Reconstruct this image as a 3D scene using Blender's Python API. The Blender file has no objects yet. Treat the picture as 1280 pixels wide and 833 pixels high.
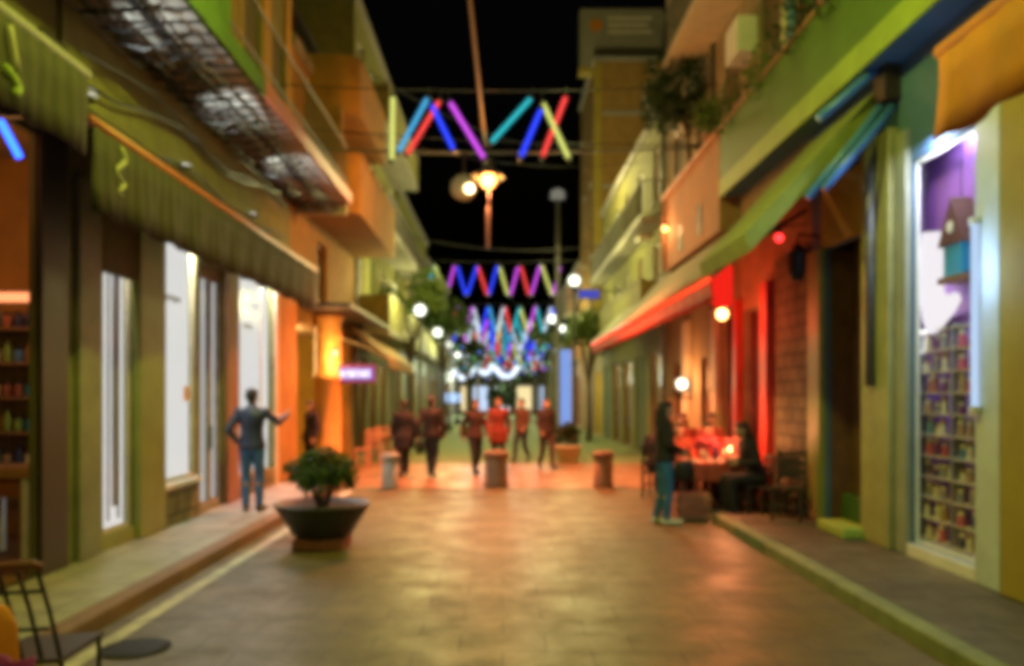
FSTOP, EXPO = 5.6, 0.2
import bpy, math, random
from mathutils import Vector, Matrix
random.seed(7)
C = bpy.context.scene.collection
SC = bpy.context.scene
PI = math.pi
F, VX, VY, H = 1050.0, 628.0, 494.0, 1.8      # focal length in photo pixels, vanishing point, eye height

# ------------------------------------------------------------------ materials
def _nt(name):
    m = bpy.data.materials.new(name); m.use_nodes = True
    return m, m.node_tree, m.node_tree.nodes['Principled BSDF']
def mat(name, col, rough=.7, var=.28, scale=3.0, bump=.12, metal=0., bscale=None, coat=0., spec=.5):
    m, t, b = _nt(name); N = t.nodes; L = t.links
    tc = N.new('ShaderNodeTexCoord')
    n1 = N.new('ShaderNodeTexNoise'); n1.inputs['Scale'].default_value = scale; n1.inputs['Detail'].default_value = 6
    n1.inputs['Roughness'].default_value = .65
    L.new(tc.outputs['Object'], n1.inputs['Vector'])
    r = N.new('ShaderNodeValToRGB'); r.color_ramp.elements[0].position = .3; r.color_ramp.elements[1].position = .7
    r.color_ramp.elements[0].color = tuple(c*(1-var) for c in col)+(1,)
    r.color_ramp.elements[1].color = tuple(min(1, c*(1+var*.6)) for c in col)+(1,)
    L.new(n1.outputs['Fac'], r.inputs['Fac']); L.new(r.outputs['Color'], b.inputs['Base Color'])
    b.inputs['Metallic'].default_value = metal; b.inputs['Specular IOR Level'].default_value = spec
    rr = N.new('ShaderNodeMapRange'); rr.inputs['To Min'].default_value = max(.03, rough-.12); rr.inputs['To Max'].default_value = min(1, rough+.12)
    L.new(n1.outputs['Fac'], rr.inputs['Value']); L.new(rr.outputs['Result'], b.inputs['Roughness'])
    if coat: b.inputs['Coat Weight'].default_value = coat
    if bump:
        n2 = N.new('ShaderNodeTexNoise'); n2.inputs['Scale'].default_value = bscale or scale*9; n2.inputs['Detail'].default_value = 3
        L.new(tc.outputs['Object'], n2.inputs['Vector'])
        bp = N.new('ShaderNodeBump'); bp.inputs['Strength'].default_value = bump; bp.inputs['Distance'].default_value = .02
        L.new(n2.outputs['Fac'], bp.inputs['Height']); L.new(bp.outputs['Normal'], b.inputs['Normal'])
    return m
def emit(name, col, s):
    m = bpy.data.materials.new(name); m.use_nodes = True; t = m.node_tree; t.nodes.clear()
    e = t.nodes.new('ShaderNodeEmission'); e.inputs['Color'].default_value = tuple(col)+(1,); e.inputs['Strength'].default_value = s
    o = t.nodes.new('ShaderNodeOutputMaterial'); t.links.new(e.outputs[0], o.inputs['Surface'])
    return m
def glass(name, tint=(1,1,1), refl=.5):
    m = bpy.data.materials.new(name); m.use_nodes = True; t = m.node_tree; t.nodes.clear()
    tr = t.nodes.new('ShaderNodeBsdfTransparent'); tr.inputs['Color'].default_value = tuple(tint)+(1,)
    g = t.nodes.new('ShaderNodeBsdfGlossy'); g.inputs['Roughness'].default_value = .12
    fr = t.nodes.new('ShaderNodeFresnel'); fr.inputs['IOR'].default_value = 1.45
    mu = t.nodes.new('ShaderNodeMath'); mu.operation = 'MULTIPLY'; mu.inputs[1].default_value = refl
    mx = t.nodes.new('ShaderNodeMixShader'); o = t.nodes.new('ShaderNodeOutputMaterial')
    t.links.new(fr.outputs[0], mu.inputs[0]); t.links.new(mu.outputs[0], mx.inputs[0])
    t.links.new(tr.outputs[0], mx.inputs[1]); t.links.new(g.outputs[0], mx.inputs[2]); t.links.new(mx.outputs[0], o.inputs['Surface'])
    return m
def bricks(name, c1, c2, cm, w, h, rough=.7, mortar=.02, axes='XY', bump=.5, offset=.5, rlo=None):
    """bonded pattern; axes picks which object axes run along and across the courses"""
    m, t, b = _nt(name); N = t.nodes; L = t.links
    b.inputs['Specular IOR Level'].default_value = .3
    tc = N.new('ShaderNodeTexCoord'); sp = N.new('ShaderNodeSeparateXYZ'); cb = N.new('ShaderNodeCombineXYZ')
    L.new(tc.outputs['Object'], sp.inputs[0]); L.new(sp.outputs[axes[0]], cb.inputs['X']); L.new(sp.outputs[axes[1]], cb.inputs['Y'])
    br = N.new('ShaderNodeTexBrick'); br.offset = offset; br.inputs['Scale'].default_value = 1; br.inputs['Brick Width'].default_value = w
    br.inputs['Row Height'].default_value = h; br.inputs['Mortar Size'].default_value = mortar; br.inputs['Mortar Smooth'].default_value = .3
    for k, c in zip(('Color1', 'Color2', 'Mortar'), (c1, c2, cm)): br.inputs[k].default_value = tuple(c)+(1,)
    L.new(cb.outputs[0], br.inputs['Vector'])
    n1 = N.new('ShaderNodeTexNoise'); n1.inputs['Scale'].default_value = 1.6; n1.inputs['Detail'].default_value = 10; n1.inputs['Roughness'].default_value = .7
    L.new(tc.outputs['Object'], n1.inputs['Vector'])
    mr = N.new('ShaderNodeMapRange'); mr.inputs['From Min'].default_value = .3; mr.inputs['From Max'].default_value = .7
    mr.inputs['To Min'].default_value = .55; mr.inputs['To Max'].default_value = 1.18
    L.new(n1.outputs['Fac'], mr.inputs['Value'])
    mx = N.new('ShaderNodeMix'); mx.data_type = 'RGBA'; mx.blend_type = 'MULTIPLY'; mx.inputs[0].default_value = 1
    L.new(br.outputs['Color'], mx.inputs[6]); L.new(mr.outputs['Result'], mx.inputs[7]); L.new(mx.outputs[2], b.inputs['Base Color'])
    r2 = N.new('ShaderNodeMapRange'); r2.inputs['From Min'].default_value = .3; r2.inputs['From Max'].default_value = .7
    r2.inputs['To Min'].default_value = rough+.1; r2.inputs['To Max'].default_value = rlo if rlo is not None else rough-.1
    L.new(n1.outputs['Fac'], r2.inputs['Value']); L.new(r2.outputs['Result'], b.inputs['Roughness'])
    bp = N.new('ShaderNodeBump'); bp.inputs['Strength'].default_value = bump; bp.inputs['Distance'].default_value = .012; bp.invert = True
    L.new(br.outputs['Fac'], bp.inputs['Height']); L.new(bp.outputs['Normal'], b.inputs['Normal'])
    return m
def ribbed(name, c1, c2, freq, axis='Y', rough=.8):
    """striped cloth or slats: bands run across the given object axis"""
    m, t, b = _nt(name); N = t.nodes; L = t.links
    tc = N.new('ShaderNodeTexCoord'); w = N.new('ShaderNodeTexWave'); w.wave_type = 'BANDS'; w.bands_direction = axis
    w.inputs['Scale'].default_value = freq; w.inputs['Distortion'].default_value = .6; w.inputs['Detail'].default_value = 2
    L.new(tc.outputs['Object'], w.inputs['Vector'])
    r = N.new('ShaderNodeValToRGB'); r.color_ramp.elements[0].color = tuple(c1)+(1,); r.color_ramp.elements[1].color = tuple(c2)+(1,)
    L.new(w.outputs['Fac'], r.inputs['Fac']); L.new(r.outputs['Color'], b.inputs['Base Color']); b.inputs['Roughness'].default_value = rough
    bp = N.new('ShaderNodeBump'); bp.inputs['Strength'].default_value = .35; bp.inputs['Distance'].default_value = .02
    L.new(w.outputs['Fac'], bp.inputs['Height']); L.new(bp.outputs['Normal'], b.inputs['Normal'])
    return m
def leafmat(name, c1, c2):
    m, t, b = _nt(name); N = t.nodes; L = t.links
    tc = N.new('ShaderNodeTexCoord'); n = N.new('ShaderNodeTexNoise'); n.inputs['Scale'].default_value = 9
    L.new(tc.outputs['Object'], n.inputs['Vector'])
    r = N.new('ShaderNodeValToRGB'); r.color_ramp.elements[0].position = .35; r.color_ramp.elements[1].position = .65
    r.color_ramp.elements[0].color = tuple(c1)+(1,); r.color_ramp.elements[1].color = tuple(c2)+(1,)
    L.new(n.outputs['Fac'], r.inputs['Fac']); L.new(r.outputs['Color'], b.inputs['Base Color']); b.inputs['Roughness'].default_value = .55
    tl = N.new('ShaderNodeBsdfTranslucent'); L.new(r.outputs['Color'], tl.inputs['Color'])
    mx = N.new('ShaderNodeMixShader'); mx.inputs[0].default_value = .3
    L.new(b.outputs[0], mx.inputs[1]); L.new(tl.outputs[0], mx.inputs[2]); L.new(mx.outputs[0], N['Material Output'].inputs['Surface'])
    return m

# ------------------------------------------------------------------ mesh builder
class MB:
    def __init__(s): s.v = []; s.f = []
    def add(s, vs, fs):
        n = len(s.v); s.v += [tuple(v) for v in vs]; s.f += [tuple(n+i for i in f) for f in fs]; return s
    def box(s, x0, x1, y0, y1, z0, z1):
        if x0 > x1: x0, x1 = x1, x0
        if y0 > y1: y0, y1 = y1, y0
        if z0 > z1: z0, z1 = z1, z0
        return s.add([(x0,y0,z0),(x1,y0,z0),(x1,y1,z0),(x0,y1,z0),(x0,y0,z1),(x1,y0,z1),(x1,y1,z1),(x0,y1,z1)],
                     [(0,3,2,1),(4,5,6,7),(0,1,5,4),(1,2,6,5),(2,3,7,6),(3,0,4,7)])
    def obox(s, c, sx, sy, sz, M=None):
        M = M or Matrix.Identity(3); c = Vector(c)
        vs = [c + M @ Vector((a*sx/2, b*sy/2, d*sz/2)) for d in (-1,1) for a, b in ((-1,-1),(1,-1),(1,1),(-1,1))]
        return s.add(vs, [(0,3,2,1),(4,5,6,7),(0,1,5,4),(1,2,6,5),(2,3,7,6),(3,0,4,7)])
    def cone(s, p0, p1, r0, r1=None, n=12):
        r1 = r0 if r1 is None else r1; p0 = Vector(p0); p1 = Vector(p1); d = (p1-p0).normalized()
        a = d.cross(Vector((0,0,1)) if abs(d.z) < .9 else Vector((1,0,0))).normalized(); b = d.cross(a)
        vs = [p + r*(a*math.cos(2*PI*i/n)+b*math.sin(2*PI*i/n)) for p, r in ((p0,r0),(p1,r1)) for i in range(n)]
        return s.add(vs, [(i,n+i,n+(i+1)%n,(i+1)%n) for i in range(n)] + [tuple(range(n)), tuple(range(2*n-1,n-1,-1))])
    def tube(s, pts, r, n=8, r_end=None):
        pts = [Vector(p) for p in pts]; m = len(pts); rings = []
        a = None
        for k, p in enumerate(pts):
            d = (pts[min(k+1,m-1)]-pts[max(k-1,0)]).normalized()
            if a is None: a = d.cross(Vector((0,0,1)) if abs(d.z) < .9 else Vector((1,0,0))).normalized()
            else:
                a = (a - d*a.dot(d)).normalized()
            b = d.cross(a); rr = r if r_end is None else r+(r_end-r)*k/(m-1)
            rings += [p + rr*(a*math.cos(2*PI*i/n)+b*math.sin(2*PI*i/n)) for i in range(n)]
        fs = [(k*n+i,(k+1)*n+i,(k+1)*n+(i+1)%n,k*n+(i+1)%n) for k in range(m-1) for i in range(n)]
        return s.add(rings, fs+[tuple(range(n)), tuple(range(m*n-1,(m-1)*n-1,-1))])
    def lathe(s, prof, c=(0,0,0), n=20):
        vs = [(c[0]+r*math.cos(2*PI*i/n), c[1]+r*math.sin(2*PI*i/n), c[2]+z) for r, z in prof for i in range(n)]
        m = len(prof)
        fs = [(k*n+i,k*n+(i+1)%n,(k+1)*n+(i+1)%n,(k+1)*n+i) for k in range(m-1) for i in range(n)]
        return s.add(vs, fs+[tuple(range(n-1,-1,-1)), tuple(range((m-1)*n,m*n))])
    def ball(s, c, rx, ry=None, rz=None, n=14, M=None):
        ry = rx if ry is None else ry; rz = rx if rz is None else rz; k = n//2; c = Vector(c)
        T = lambda x, y, z: c + ((M @ Vector((x,y,z))) if M else Vector((x,y,z)))
        vs = [T(0,0,-rz)]
        for j in range(1, k):
            t = -PI/2+PI*j/k
            vs += [T(rx*math.cos(t)*math.cos(2*PI*i/n), ry*math.cos(t)*math.sin(2*PI*i/n), rz*math.sin(t)) for i in range(n)]
        vs.append(T(0,0,rz)); L = len(vs)-1
        fs = [(0,1+(i+1)%n,1+i) for i in range(n)]
        for j in range(k-2): fs += [(1+j*n+i,1+j*n+(i+1)%n,1+(j+1)*n+(i+1)%n,1+(j+1)*n+i) for i in range(n)]
        fs += [(L,1+(k-2)*n+i,1+(k-2)*n+(i+1)%n) for i in range(n)]
        return s.add(vs, fs)
    def cap(s, p0, p1, r0, r1=None, n=12):
        """tapered limb with round ends"""
        r1 = r0 if r1 is None else r1
        s.cone(p0, p1, r0, r1, n); s.ball(p0, r0, n=n); s.ball(p1, r1, n=n); return s
    def loft(s, rings, n=20):
        """closed skin through ellipses (centre, side vector, forward vector)"""
        m = len(rings)
        vs = [Vector(c)+Vector(a)*math.cos(2*PI*i/n)+Vector(b)*math.sin(2*PI*i/n) for c, a, b in rings for i in range(n)]
        fs = [(k*n+i,k*n+(i+1)%n,(k+1)*n+(i+1)%n,(k+1)*n+i) for k in range(m-1) for i in range(n)]
        return s.add(vs, fs+[tuple(range(n-1,-1,-1)), tuple(range((m-1)*n,m*n))])
    def prism(s, pts, y0, y1, axis='Y'):
        """outline in the other two axes pushed along one axis"""
        n = len(pts)
        mk = {'Y': lambda p, t: (p[0],t,p[1]), 'X': lambda p, t: (t,p[0],p[1]), 'Z': lambda p, t: (p[0],p[1],t)}[axis]
        vs = [mk(p, t) for t in (y0, y1) for p in pts]
        return s.add(vs, [(i,(i+1)%n,n+(i+1)%n,n+i) for i in range(n)]+[tuple(range(n-1,-1,-1)), tuple(range(n,2*n))])
    def wall(s, xf, th, y0, y1, z0, z1, holes=()):
        """wall in the YZ plane, its face at xf and its back at xf+th, with openings (ya,yb,za,zb)"""
        ys = sorted({y0,y1}|{min(max(q,y0),y1) for h in holes for q in h[:2]}); zs = sorted({z0,z1}|{min(max(q,z0),z1) for h in holes for q in h[2:]})
        ny, nz = len(ys)-1, len(zs)-1
        sol = lambda i, j: 0 <= i < ny and 0 <= j < nz and not any(h[0]-1e-6 <= ys[i] and ys[i+1] <= h[1]+1e-6 and h[2]-1e-6 <= zs[j] and zs[j+1] <= h[3]+1e-6 for h in holes)
        idx = {}; vs = []; fs = []
        def V(i, j, k):
            if (i,j,k) not in idx: idx[(i,j,k)] = len(vs); vs.append((xf+th*k, ys[i], zs[j]))
            return idx[(i,j,k)]
        for i in range(ny):
            for j in range(nz):
                if not sol(i,j): continue
                fs.append((V(i,j,0),V(i+1,j,0),V(i+1,j+1,0),V(i,j+1,0))); fs.append((V(i,j,1),V(i,j+1,1),V(i+1,j+1,1),V(i+1,j,1)))
                if not sol(i-1,j): fs.append((V(i,j,0),V(i,j+1,0),V(i,j+1,1),V(i,j,1)))
                if not sol(i+1,j): fs.append((V(i+1,j,0),V(i+1,j,1),V(i+1,j+1,1),V(i+1,j+1,0)))
                if not sol(i,j-1): fs.append((V(i,j,0),V(i,j,1),V(i+1,j,1),V(i+1,j,0)))
                if not sol(i,j+1): fs.append((V(i,j+1,0),V(i+1,j+1,0),V(i+1,j+1,1),V(i,j+1,1)))
        return s.add(vs, fs)
    def build(s, name, m, parent=None, smooth=False, bevel=0., fix=True):
        off = Vector((0,0,0)); p = parent
        while p is not None: off += p.location; p = p.parent
        me = bpy.data.meshes.new(name); me.from_pydata([tuple(Vector(v)-off) for v in s.v], [], s.f)
        me.materials.append(m)
        if fix:
            import bmesh
            bm = bmesh.new(); bm.from_mesh(me); bmesh.ops.recalc_face_normals(bm, faces=bm.faces); bm.to_mesh(me); bm.free()
        if smooth: me.polygons.foreach_set('use_smooth', [True]*len(me.polygons))
        o = bpy.data.objects.new(name, me); C.objects.link(o); o.parent = parent
        if bevel:
            b = o.modifiers.new('edge', 'BEVEL'); b.width = bevel; b.segments = 2; b.limit_method = 'ANGLE'
        return o
def tag(o, label=None, cat=None, group=None, kind=None):
    for k, v in (('label',label),('category',cat),('group',group),('kind',kind)):
        if v: o[k] = v
    return o
def thing(name, label, cat, loc=(0,0,0), group=None):
    o = bpy.data.objects.new(name, None); o.empty_display_size = .2; C.objects.link(o); o.location = loc
    return tag(o, label, cat, group)
def dup(o, loc=None, rz=None, label=None, group=None, parent=None):
    """a copy of a thing with copies of its parts and sub-parts"""
    c = o.copy(); C.objects.link(c)
    if parent is not None: c.parent = parent
    for ch in list(o.children): dup(ch, parent=c)
    if loc is not None: c.location = loc
    if rz is not None: c.rotation_euler = (0,0,rz)
    if label: c['label'] = label
    if group: c['group'] = group
    return c
def struct(name, mb, m, **k): return tag(mb.build(name, m, None, **k), kind='structure')
def lamp(name, loc, col, power, r=.08, parent=None, kind='POINT', spot=None, aim=None, size=None):
    l = bpy.data.lights.new(name, kind); l.energy = power; l.color = col
    if kind != 'AREA': l.shadow_soft_size = r
    else:
        l.shape = 'RECTANGLE'; l.size, l.size_y = size
    if kind == 'SPOT': l.spot_size = spot; l.spot_blend = .6
    o = bpy.data.objects.new(name, l); C.objects.link(o)
    off = Vector((0,0,0)); p = parent
    while p is not None: off += p.location; p = p.parent
    o.parent = parent; o.location = Vector(loc)-off
    if aim is not None: o.rotation_euler = (Vector(aim)-Vector(loc)).to_track_quat('-Z','Y').to_euler()
    return o
def px(x, y, Y): return ((x-VX)/F*Y, H+(VY-y)/F*Y)

# ------------------------------------------------------------------ palette
M = {}
M['paving'] = bricks('worn_stone_paving', (.13,.098,.038), (.16,.12,.048), (.075,.058,.026), .62, .42, .52, .010, 'XY', .3, rlo=.33)
M['ground'] = mat('dark_ground', (.10,.09,.07), .9)
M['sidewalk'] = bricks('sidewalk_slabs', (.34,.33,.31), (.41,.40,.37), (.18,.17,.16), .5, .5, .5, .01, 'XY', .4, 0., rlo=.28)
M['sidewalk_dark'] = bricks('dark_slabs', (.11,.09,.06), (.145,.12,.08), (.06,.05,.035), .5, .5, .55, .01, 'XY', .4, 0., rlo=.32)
M['kerb_red'] = mat('reddish_kerb_stone', (.22,.12,.07), .7, .35, 4)
M['kerb_green'] = mat('mossy_kerb_stone', (.20,.22,.10), .7, .35, 4)  # green toned stone, mottled by noise
M['line'] = mat('worn_pale_paint', (.48,.44,.34), .6, .5, 5)
M['lawn'] = mat('green_ground', (.19,.23,.07), .8, .3, 3)  # greenish lamp light on the paving, put into its base colour
M['crossing'] = bricks('orange_clay_pavers', (.30,.15,.07), (.36,.19,.09), (.16,.09,.05), .22, .11, .5, .008, 'XY', .4, rlo=.3)  # orange lamp light put into the paver colours
M['olive'] = mat('olive_stucco', (.20,.19,.055), .8)
M['olive_d'] = mat('dark_olive_stucco', (.12,.105,.035), .85)
M['pil_green'] = mat('yellow_green_paint', (.24,.25,.055), .55, .2)
M['pil_grey'] = mat('grey_green_stone', (.22,.21,.13), .6, .3)
M['pil_brown'] = mat('russet_paint', (.28,.12,.045), .6, .25)
M['dark'] = mat('dark_brown_paint', (.035,.022,.015), .5, .3)
M['black'] = mat('black_metal', (.018,.018,.018), .4, .2, metal=.4)
M['iron'] = mat('grey_iron', (.16,.16,.15), .45, .3, metal=.6)
M['white'] = mat('white_paint', (.72,.72,.70), .5, .12)
M['cream'] = mat('cream_paint', (.55,.47,.32), .6, .2)
M['shopwhite'] = mat('white_display_board', (.8,.8,.8), .6, .06)
M['orange_w'] = mat('orange_ochre_stucco', (.32,.165,.03), .85, .3, 2)
M['ochre'] = mat('ochre_stucco', (.30,.17,.04), .85, .3, 2)
M['gold'] = ribbed('golden_slat_blind', (.36,.20,.03), (.62,.38,.07), 3.2, 'Y')
M['salmon'] = mat('salmon_stucco', (.42,.22,.14), .8, .25, 2)
M['pier_khaki'] = mat('khaki_green_paint', (.33,.32,.12), .6, .25)
M['khaki'] = mat('khaki_stucco', (.27,.20,.11), .85, .35, 2)
M['yellow_w'] = mat('mustard_stucco', (.34,.25,.03), .75, .2, 2)
M['bluegrey'] = mat('blue_grey_stucco', (.07,.15,.29), .75, .25, 2)  # blue light on the wall, put into its colour
M['greygreen'] = mat('grey_green_frame', (.28,.30,.22), .55, .2)
M['balc_green'] = mat('green_painted_balcony', (.085,.17,.03), .6, .25, 2)
M['balc_lime'] = mat('lime_green_band', (.30,.42,.07), .6, .25, 2)
M['cloth_olive'] = ribbed('olive_awning_cloth', (.026,.025,.009), (.048,.045,.014), 1.6, 'Y')
M['cloth_dark'] = ribbed('dark_awning_cloth', (.022,.026,.01), (.042,.046,.014), 1.2, 'Y')
M['cloth_lime'] = mat('lime_awning_cloth', (.22,.27,.05), .8, .2)
M['cloth_grey'] = ribbed('striped_grey_green_cloth', (.20,.22,.13), (.42,.42,.31), 1.4, 'Y')
M['cloth_red'] = leafmat('red_awning_cloth', (.50,.03,.012), (.62,.05,.02))
M['cloth_orange'] = mat('orange_awning_cloth', (.60,.20,.015), .75, .2)
M['cloth_beige'] = ribbed('beige_awning_cloth', (.30,.19,.08), (.50,.34,.16), 1.2, 'Y')
M['pinkbar'] = mat('pink_lacquered_bar', (.55,.16,.10), .4, .15)
M['bluemetal'] = mat('blue_lacquered_arm', (.08,.24,.70), .35, .15)  # blue of the shop light put into the arm colour
M['soffit'] = bricks('ribbed_soffit_boards', (.68,.68,.64), (.52,.52,.49), (.03,.03,.03), .55, .30, .75, .045, 'XY', .6, 0.)
M['wood'] = mat('brown_wood', (.16,.075,.03), .55, .35, 6)
M['wood_l'] = mat('light_wood', (.34,.19,.09), .55, .3, 6)
M['stone'] = bricks('rubble_stone', (.085,.085,.045), (.12,.115,.06), (.035,.035,.022), .38, .2, .8, .02, 'YZ', .9)
M['stone_base'] = bricks('base_stone_blocks', (.17,.14,.06), (.22,.18,.08), (.07,.06,.03), .4, .25, .8, .02, 'YZ', .8)
M['concrete'] = mat('grey_concrete', (.30,.28,.25), .8, .35, 5)
M['pot'] = mat('charcoal_pot', (.035,.036,.033), .5, .25)
M['terracotta'] = mat('terracotta', (.32,.12,.05), .75, .25)
M['soil'] = mat('potting_soil', (.05,.035,.02), .95, .4, 20)
M['bark'] = mat('bark', (.09,.065,.04), .9, .4, 8, .5)
M['leaf'] = leafmat('bush_leaves', (.03,.07,.012), (.09,.15,.025))
M['leaf_d'] = leafmat('dark_leaves', (.012,.03,.010), (.04,.075,.02))
M['leaf_l'] = leafmat('light_leaves', (.07,.13,.02), (.17,.24,.05))
M['glass'] = glass('shop_glass', refl=.07)
M['dglass'] = mat('dark_window_glass', (.02,.022,.022), .12, .2, spec=.8, bump=0)
M['red_w'] = mat('red_painted_wood', (.40,.025,.015), .5, .25)
M['maroon'] = mat('maroon_curtain', (.08,.008,.010), .8, .3)
M['purple_w'] = mat('purple_board', (.20,.07,.28), .7, .15)
M['teal'] = mat('teal_paint', (.02,.24,.32), .5, .15)
M['roofbrown'] = mat('dark_red_roof', (.09,.03,.02), .7, .25)
M['shutter'] = ribbed('brown_shutter_slats', (.06,.04,.02), (.15,.10,.04), 6, 'Z')
M['shutter_g'] = ribbed('green_shutter_slats', (.05,.07,.02), (.12,.15,.05), 6, 'Z')
M['linen'] = mat('red_tablecloth', (.32,.06,.04), .8, .2)
M['billboard'] = mat('grey_sign_sheet', (.25,.24,.17), .6, .15)
for k, c in (('plum',(.12,.02,.14)),('amber',(.55,.20,.02)),('sky',(.10,.25,.45)),('rose',(.5,.08,.12)),('ivory',(.62,.56,.42)),('lime',(.22,.36,.05)),('navy',(.02,.03,.10)),('tan',(.36,.22,.10)),('pewter',(.22,.22,.24)),('brick',(.34,.10,.05))):
    M[k] = mat(k+'_paint', c, .5, .15)
# ------------------------------------------------------------------ people
def bake(mb, name, m, parent, voxel, smooth=4):
    """melt overlapping limbs into one continuous skin"""
    o = mb.build(name, m, None, fix=True)
    r = o.modifiers.new('skin', 'REMESH'); r.mode = 'VOXEL'; r.voxel_size = voxel
    sm = o.modifiers.new('soft', 'SMOOTH'); sm.factor = .5; sm.iterations = smooth
    dg = bpy.context.evaluated_depsgraph_get(); me = bpy.data.meshes.new_from_object(o.evaluated_get(dg))
    old = o.data; o.modifiers.clear(); o.data = me; bpy.data.meshes.remove(old)
    if not me.materials: me.materials.append(m)
    me.polygons.foreach_set('use_smooth', [True]*len(me.polygons)); me.name = name; o.parent = parent
    return o
def hand(mb, w, d, n, side, curl=.35):
    """palm, four unequal bent fingers and a thumb; w wrist, d pointing direction, n out of the palm"""
    w = Vector(w); d = Vector(d).normalized(); n = Vector(n); n = (n-d*n.dot(d)).normalized(); a = d.cross(n)*side
    R = Matrix((a, d, n)).transposed()
    mb.ball(w+d*.05, .041, .052, .017, 12, R)
    for k, (off, L) in enumerate(((.030,.068),(.010,.078),(-.010,.072),(-.029,.056))):
        p = w+d*.088+a*off; c = curl*(1+.15*k)
        d1 = (d*math.cos(c)+n*math.sin(c)); d2 = (d*math.cos(2.2*c)+n*math.sin(2.2*c))
        q = p+d1*L*.5; mb.cap(p-d*.02, q, .0098, .0092, 8); mb.cap(q, q+d2*L*.5, .0092, .0080, 8)
    t = w+d*.03+a*.033; t1 = t+(a*.6+d*.7+n*.35).normalized()*.042; mb.cap(t, t1, .0125, .0108, 8); mb.cap(t1, t1+(a*.1+d*.9+n*.4).normalized()*.032, .0108, .0088, 8)
SKIN = {}
def skin(tone):
    if tone not in SKIN: SKIN[tone] = mat('skin_%d' % len(SKIN), {'fair':(.48,.29,.20),'tan':(.36,.20,.125),'deep':(.17,.09,.055)}[tone], .5, .1, 9, .05)
    return SKIN[tone]
FAB = {}
def fabric(col, rough=.85):
    k = (col, rough)
    if k not in FAB: FAB[k] = mat('cloth_%d' % len(FAB), col, rough, .35, 7, .3, bscale=14)
    return FAB[k]
def J0(w=1.0):
    J = dict(pel=(0,0,.93), chest=(0,.0,1.24), neck=(0,-.01,1.46), head=(0,.015,1.605))
    for s, k in ((1,'R'),(-1,'L')):
        J.update({k+'hip':(s*.085,0,.90), k+'knee':(s*.095,.025,.49), k+'ank':(s*.10,-.015,.085), k+'toe':(s*.125,.165,.035),
                  k+'sho':(s*.178*w,-.01,1.405), k+'elb':(s*.235*w,-.045,1.12), k+'wri':(s*.235*w,.05,.88)})
    return J
def walk(p=.25, w=1.0, sw=1):
    """mid-stride: one leg forward, the other trailing on its toe"""
    J = J0(w); a, b = ('R','L') if sw > 0 else ('L','R'); s = 1 if sw > 0 else -1
    J.update({a+'knee':(s*.09,.19*p/.25,.50), a+'ank':(s*.09,.25*p/.25,.10), a+'toe':(s*.11,.42*p/.25,.07),
              b+'knee':(-s*.09,.0,.47), b+'ank':(-s*.09,-.27*p/.25,.15), b+'toe':(-s*.11,-.14*p/.25,.035),
              a+'elb':(s*.24*w,-.12,1.14), a+'wri':(s*.25*w,-.10,.90), b+'elb':(-s*.24*w,.03,1.12), b+'wri':(-s*.22*w,.19,.93)})
    return J
def sit(z=.47, w=1.0, lean=.06):
    J = J0(w); dz = z+.09-.93
    for k, (x, y, h) in list(J.items()):
        if h > .8 and not k.endswith(('hip','knee')): J[k] = (x, y+lean*max(0,(h-.93))/.5, h+dz)
    for s, k in ((1,'R'),(-1,'L')):
        J.update({k+'hip':(s*.09,.02,z+.08), k+'knee':(s*.13,.44,z+.06), k+'ank':(s*.12,.40,.085), k+'toe':(s*.14,.57,.035),
                  k+'elb':(s*.25*w,.10,z+.31), k+'wri':(s*.17*w,.34,z+.30)})
    return J
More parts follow.
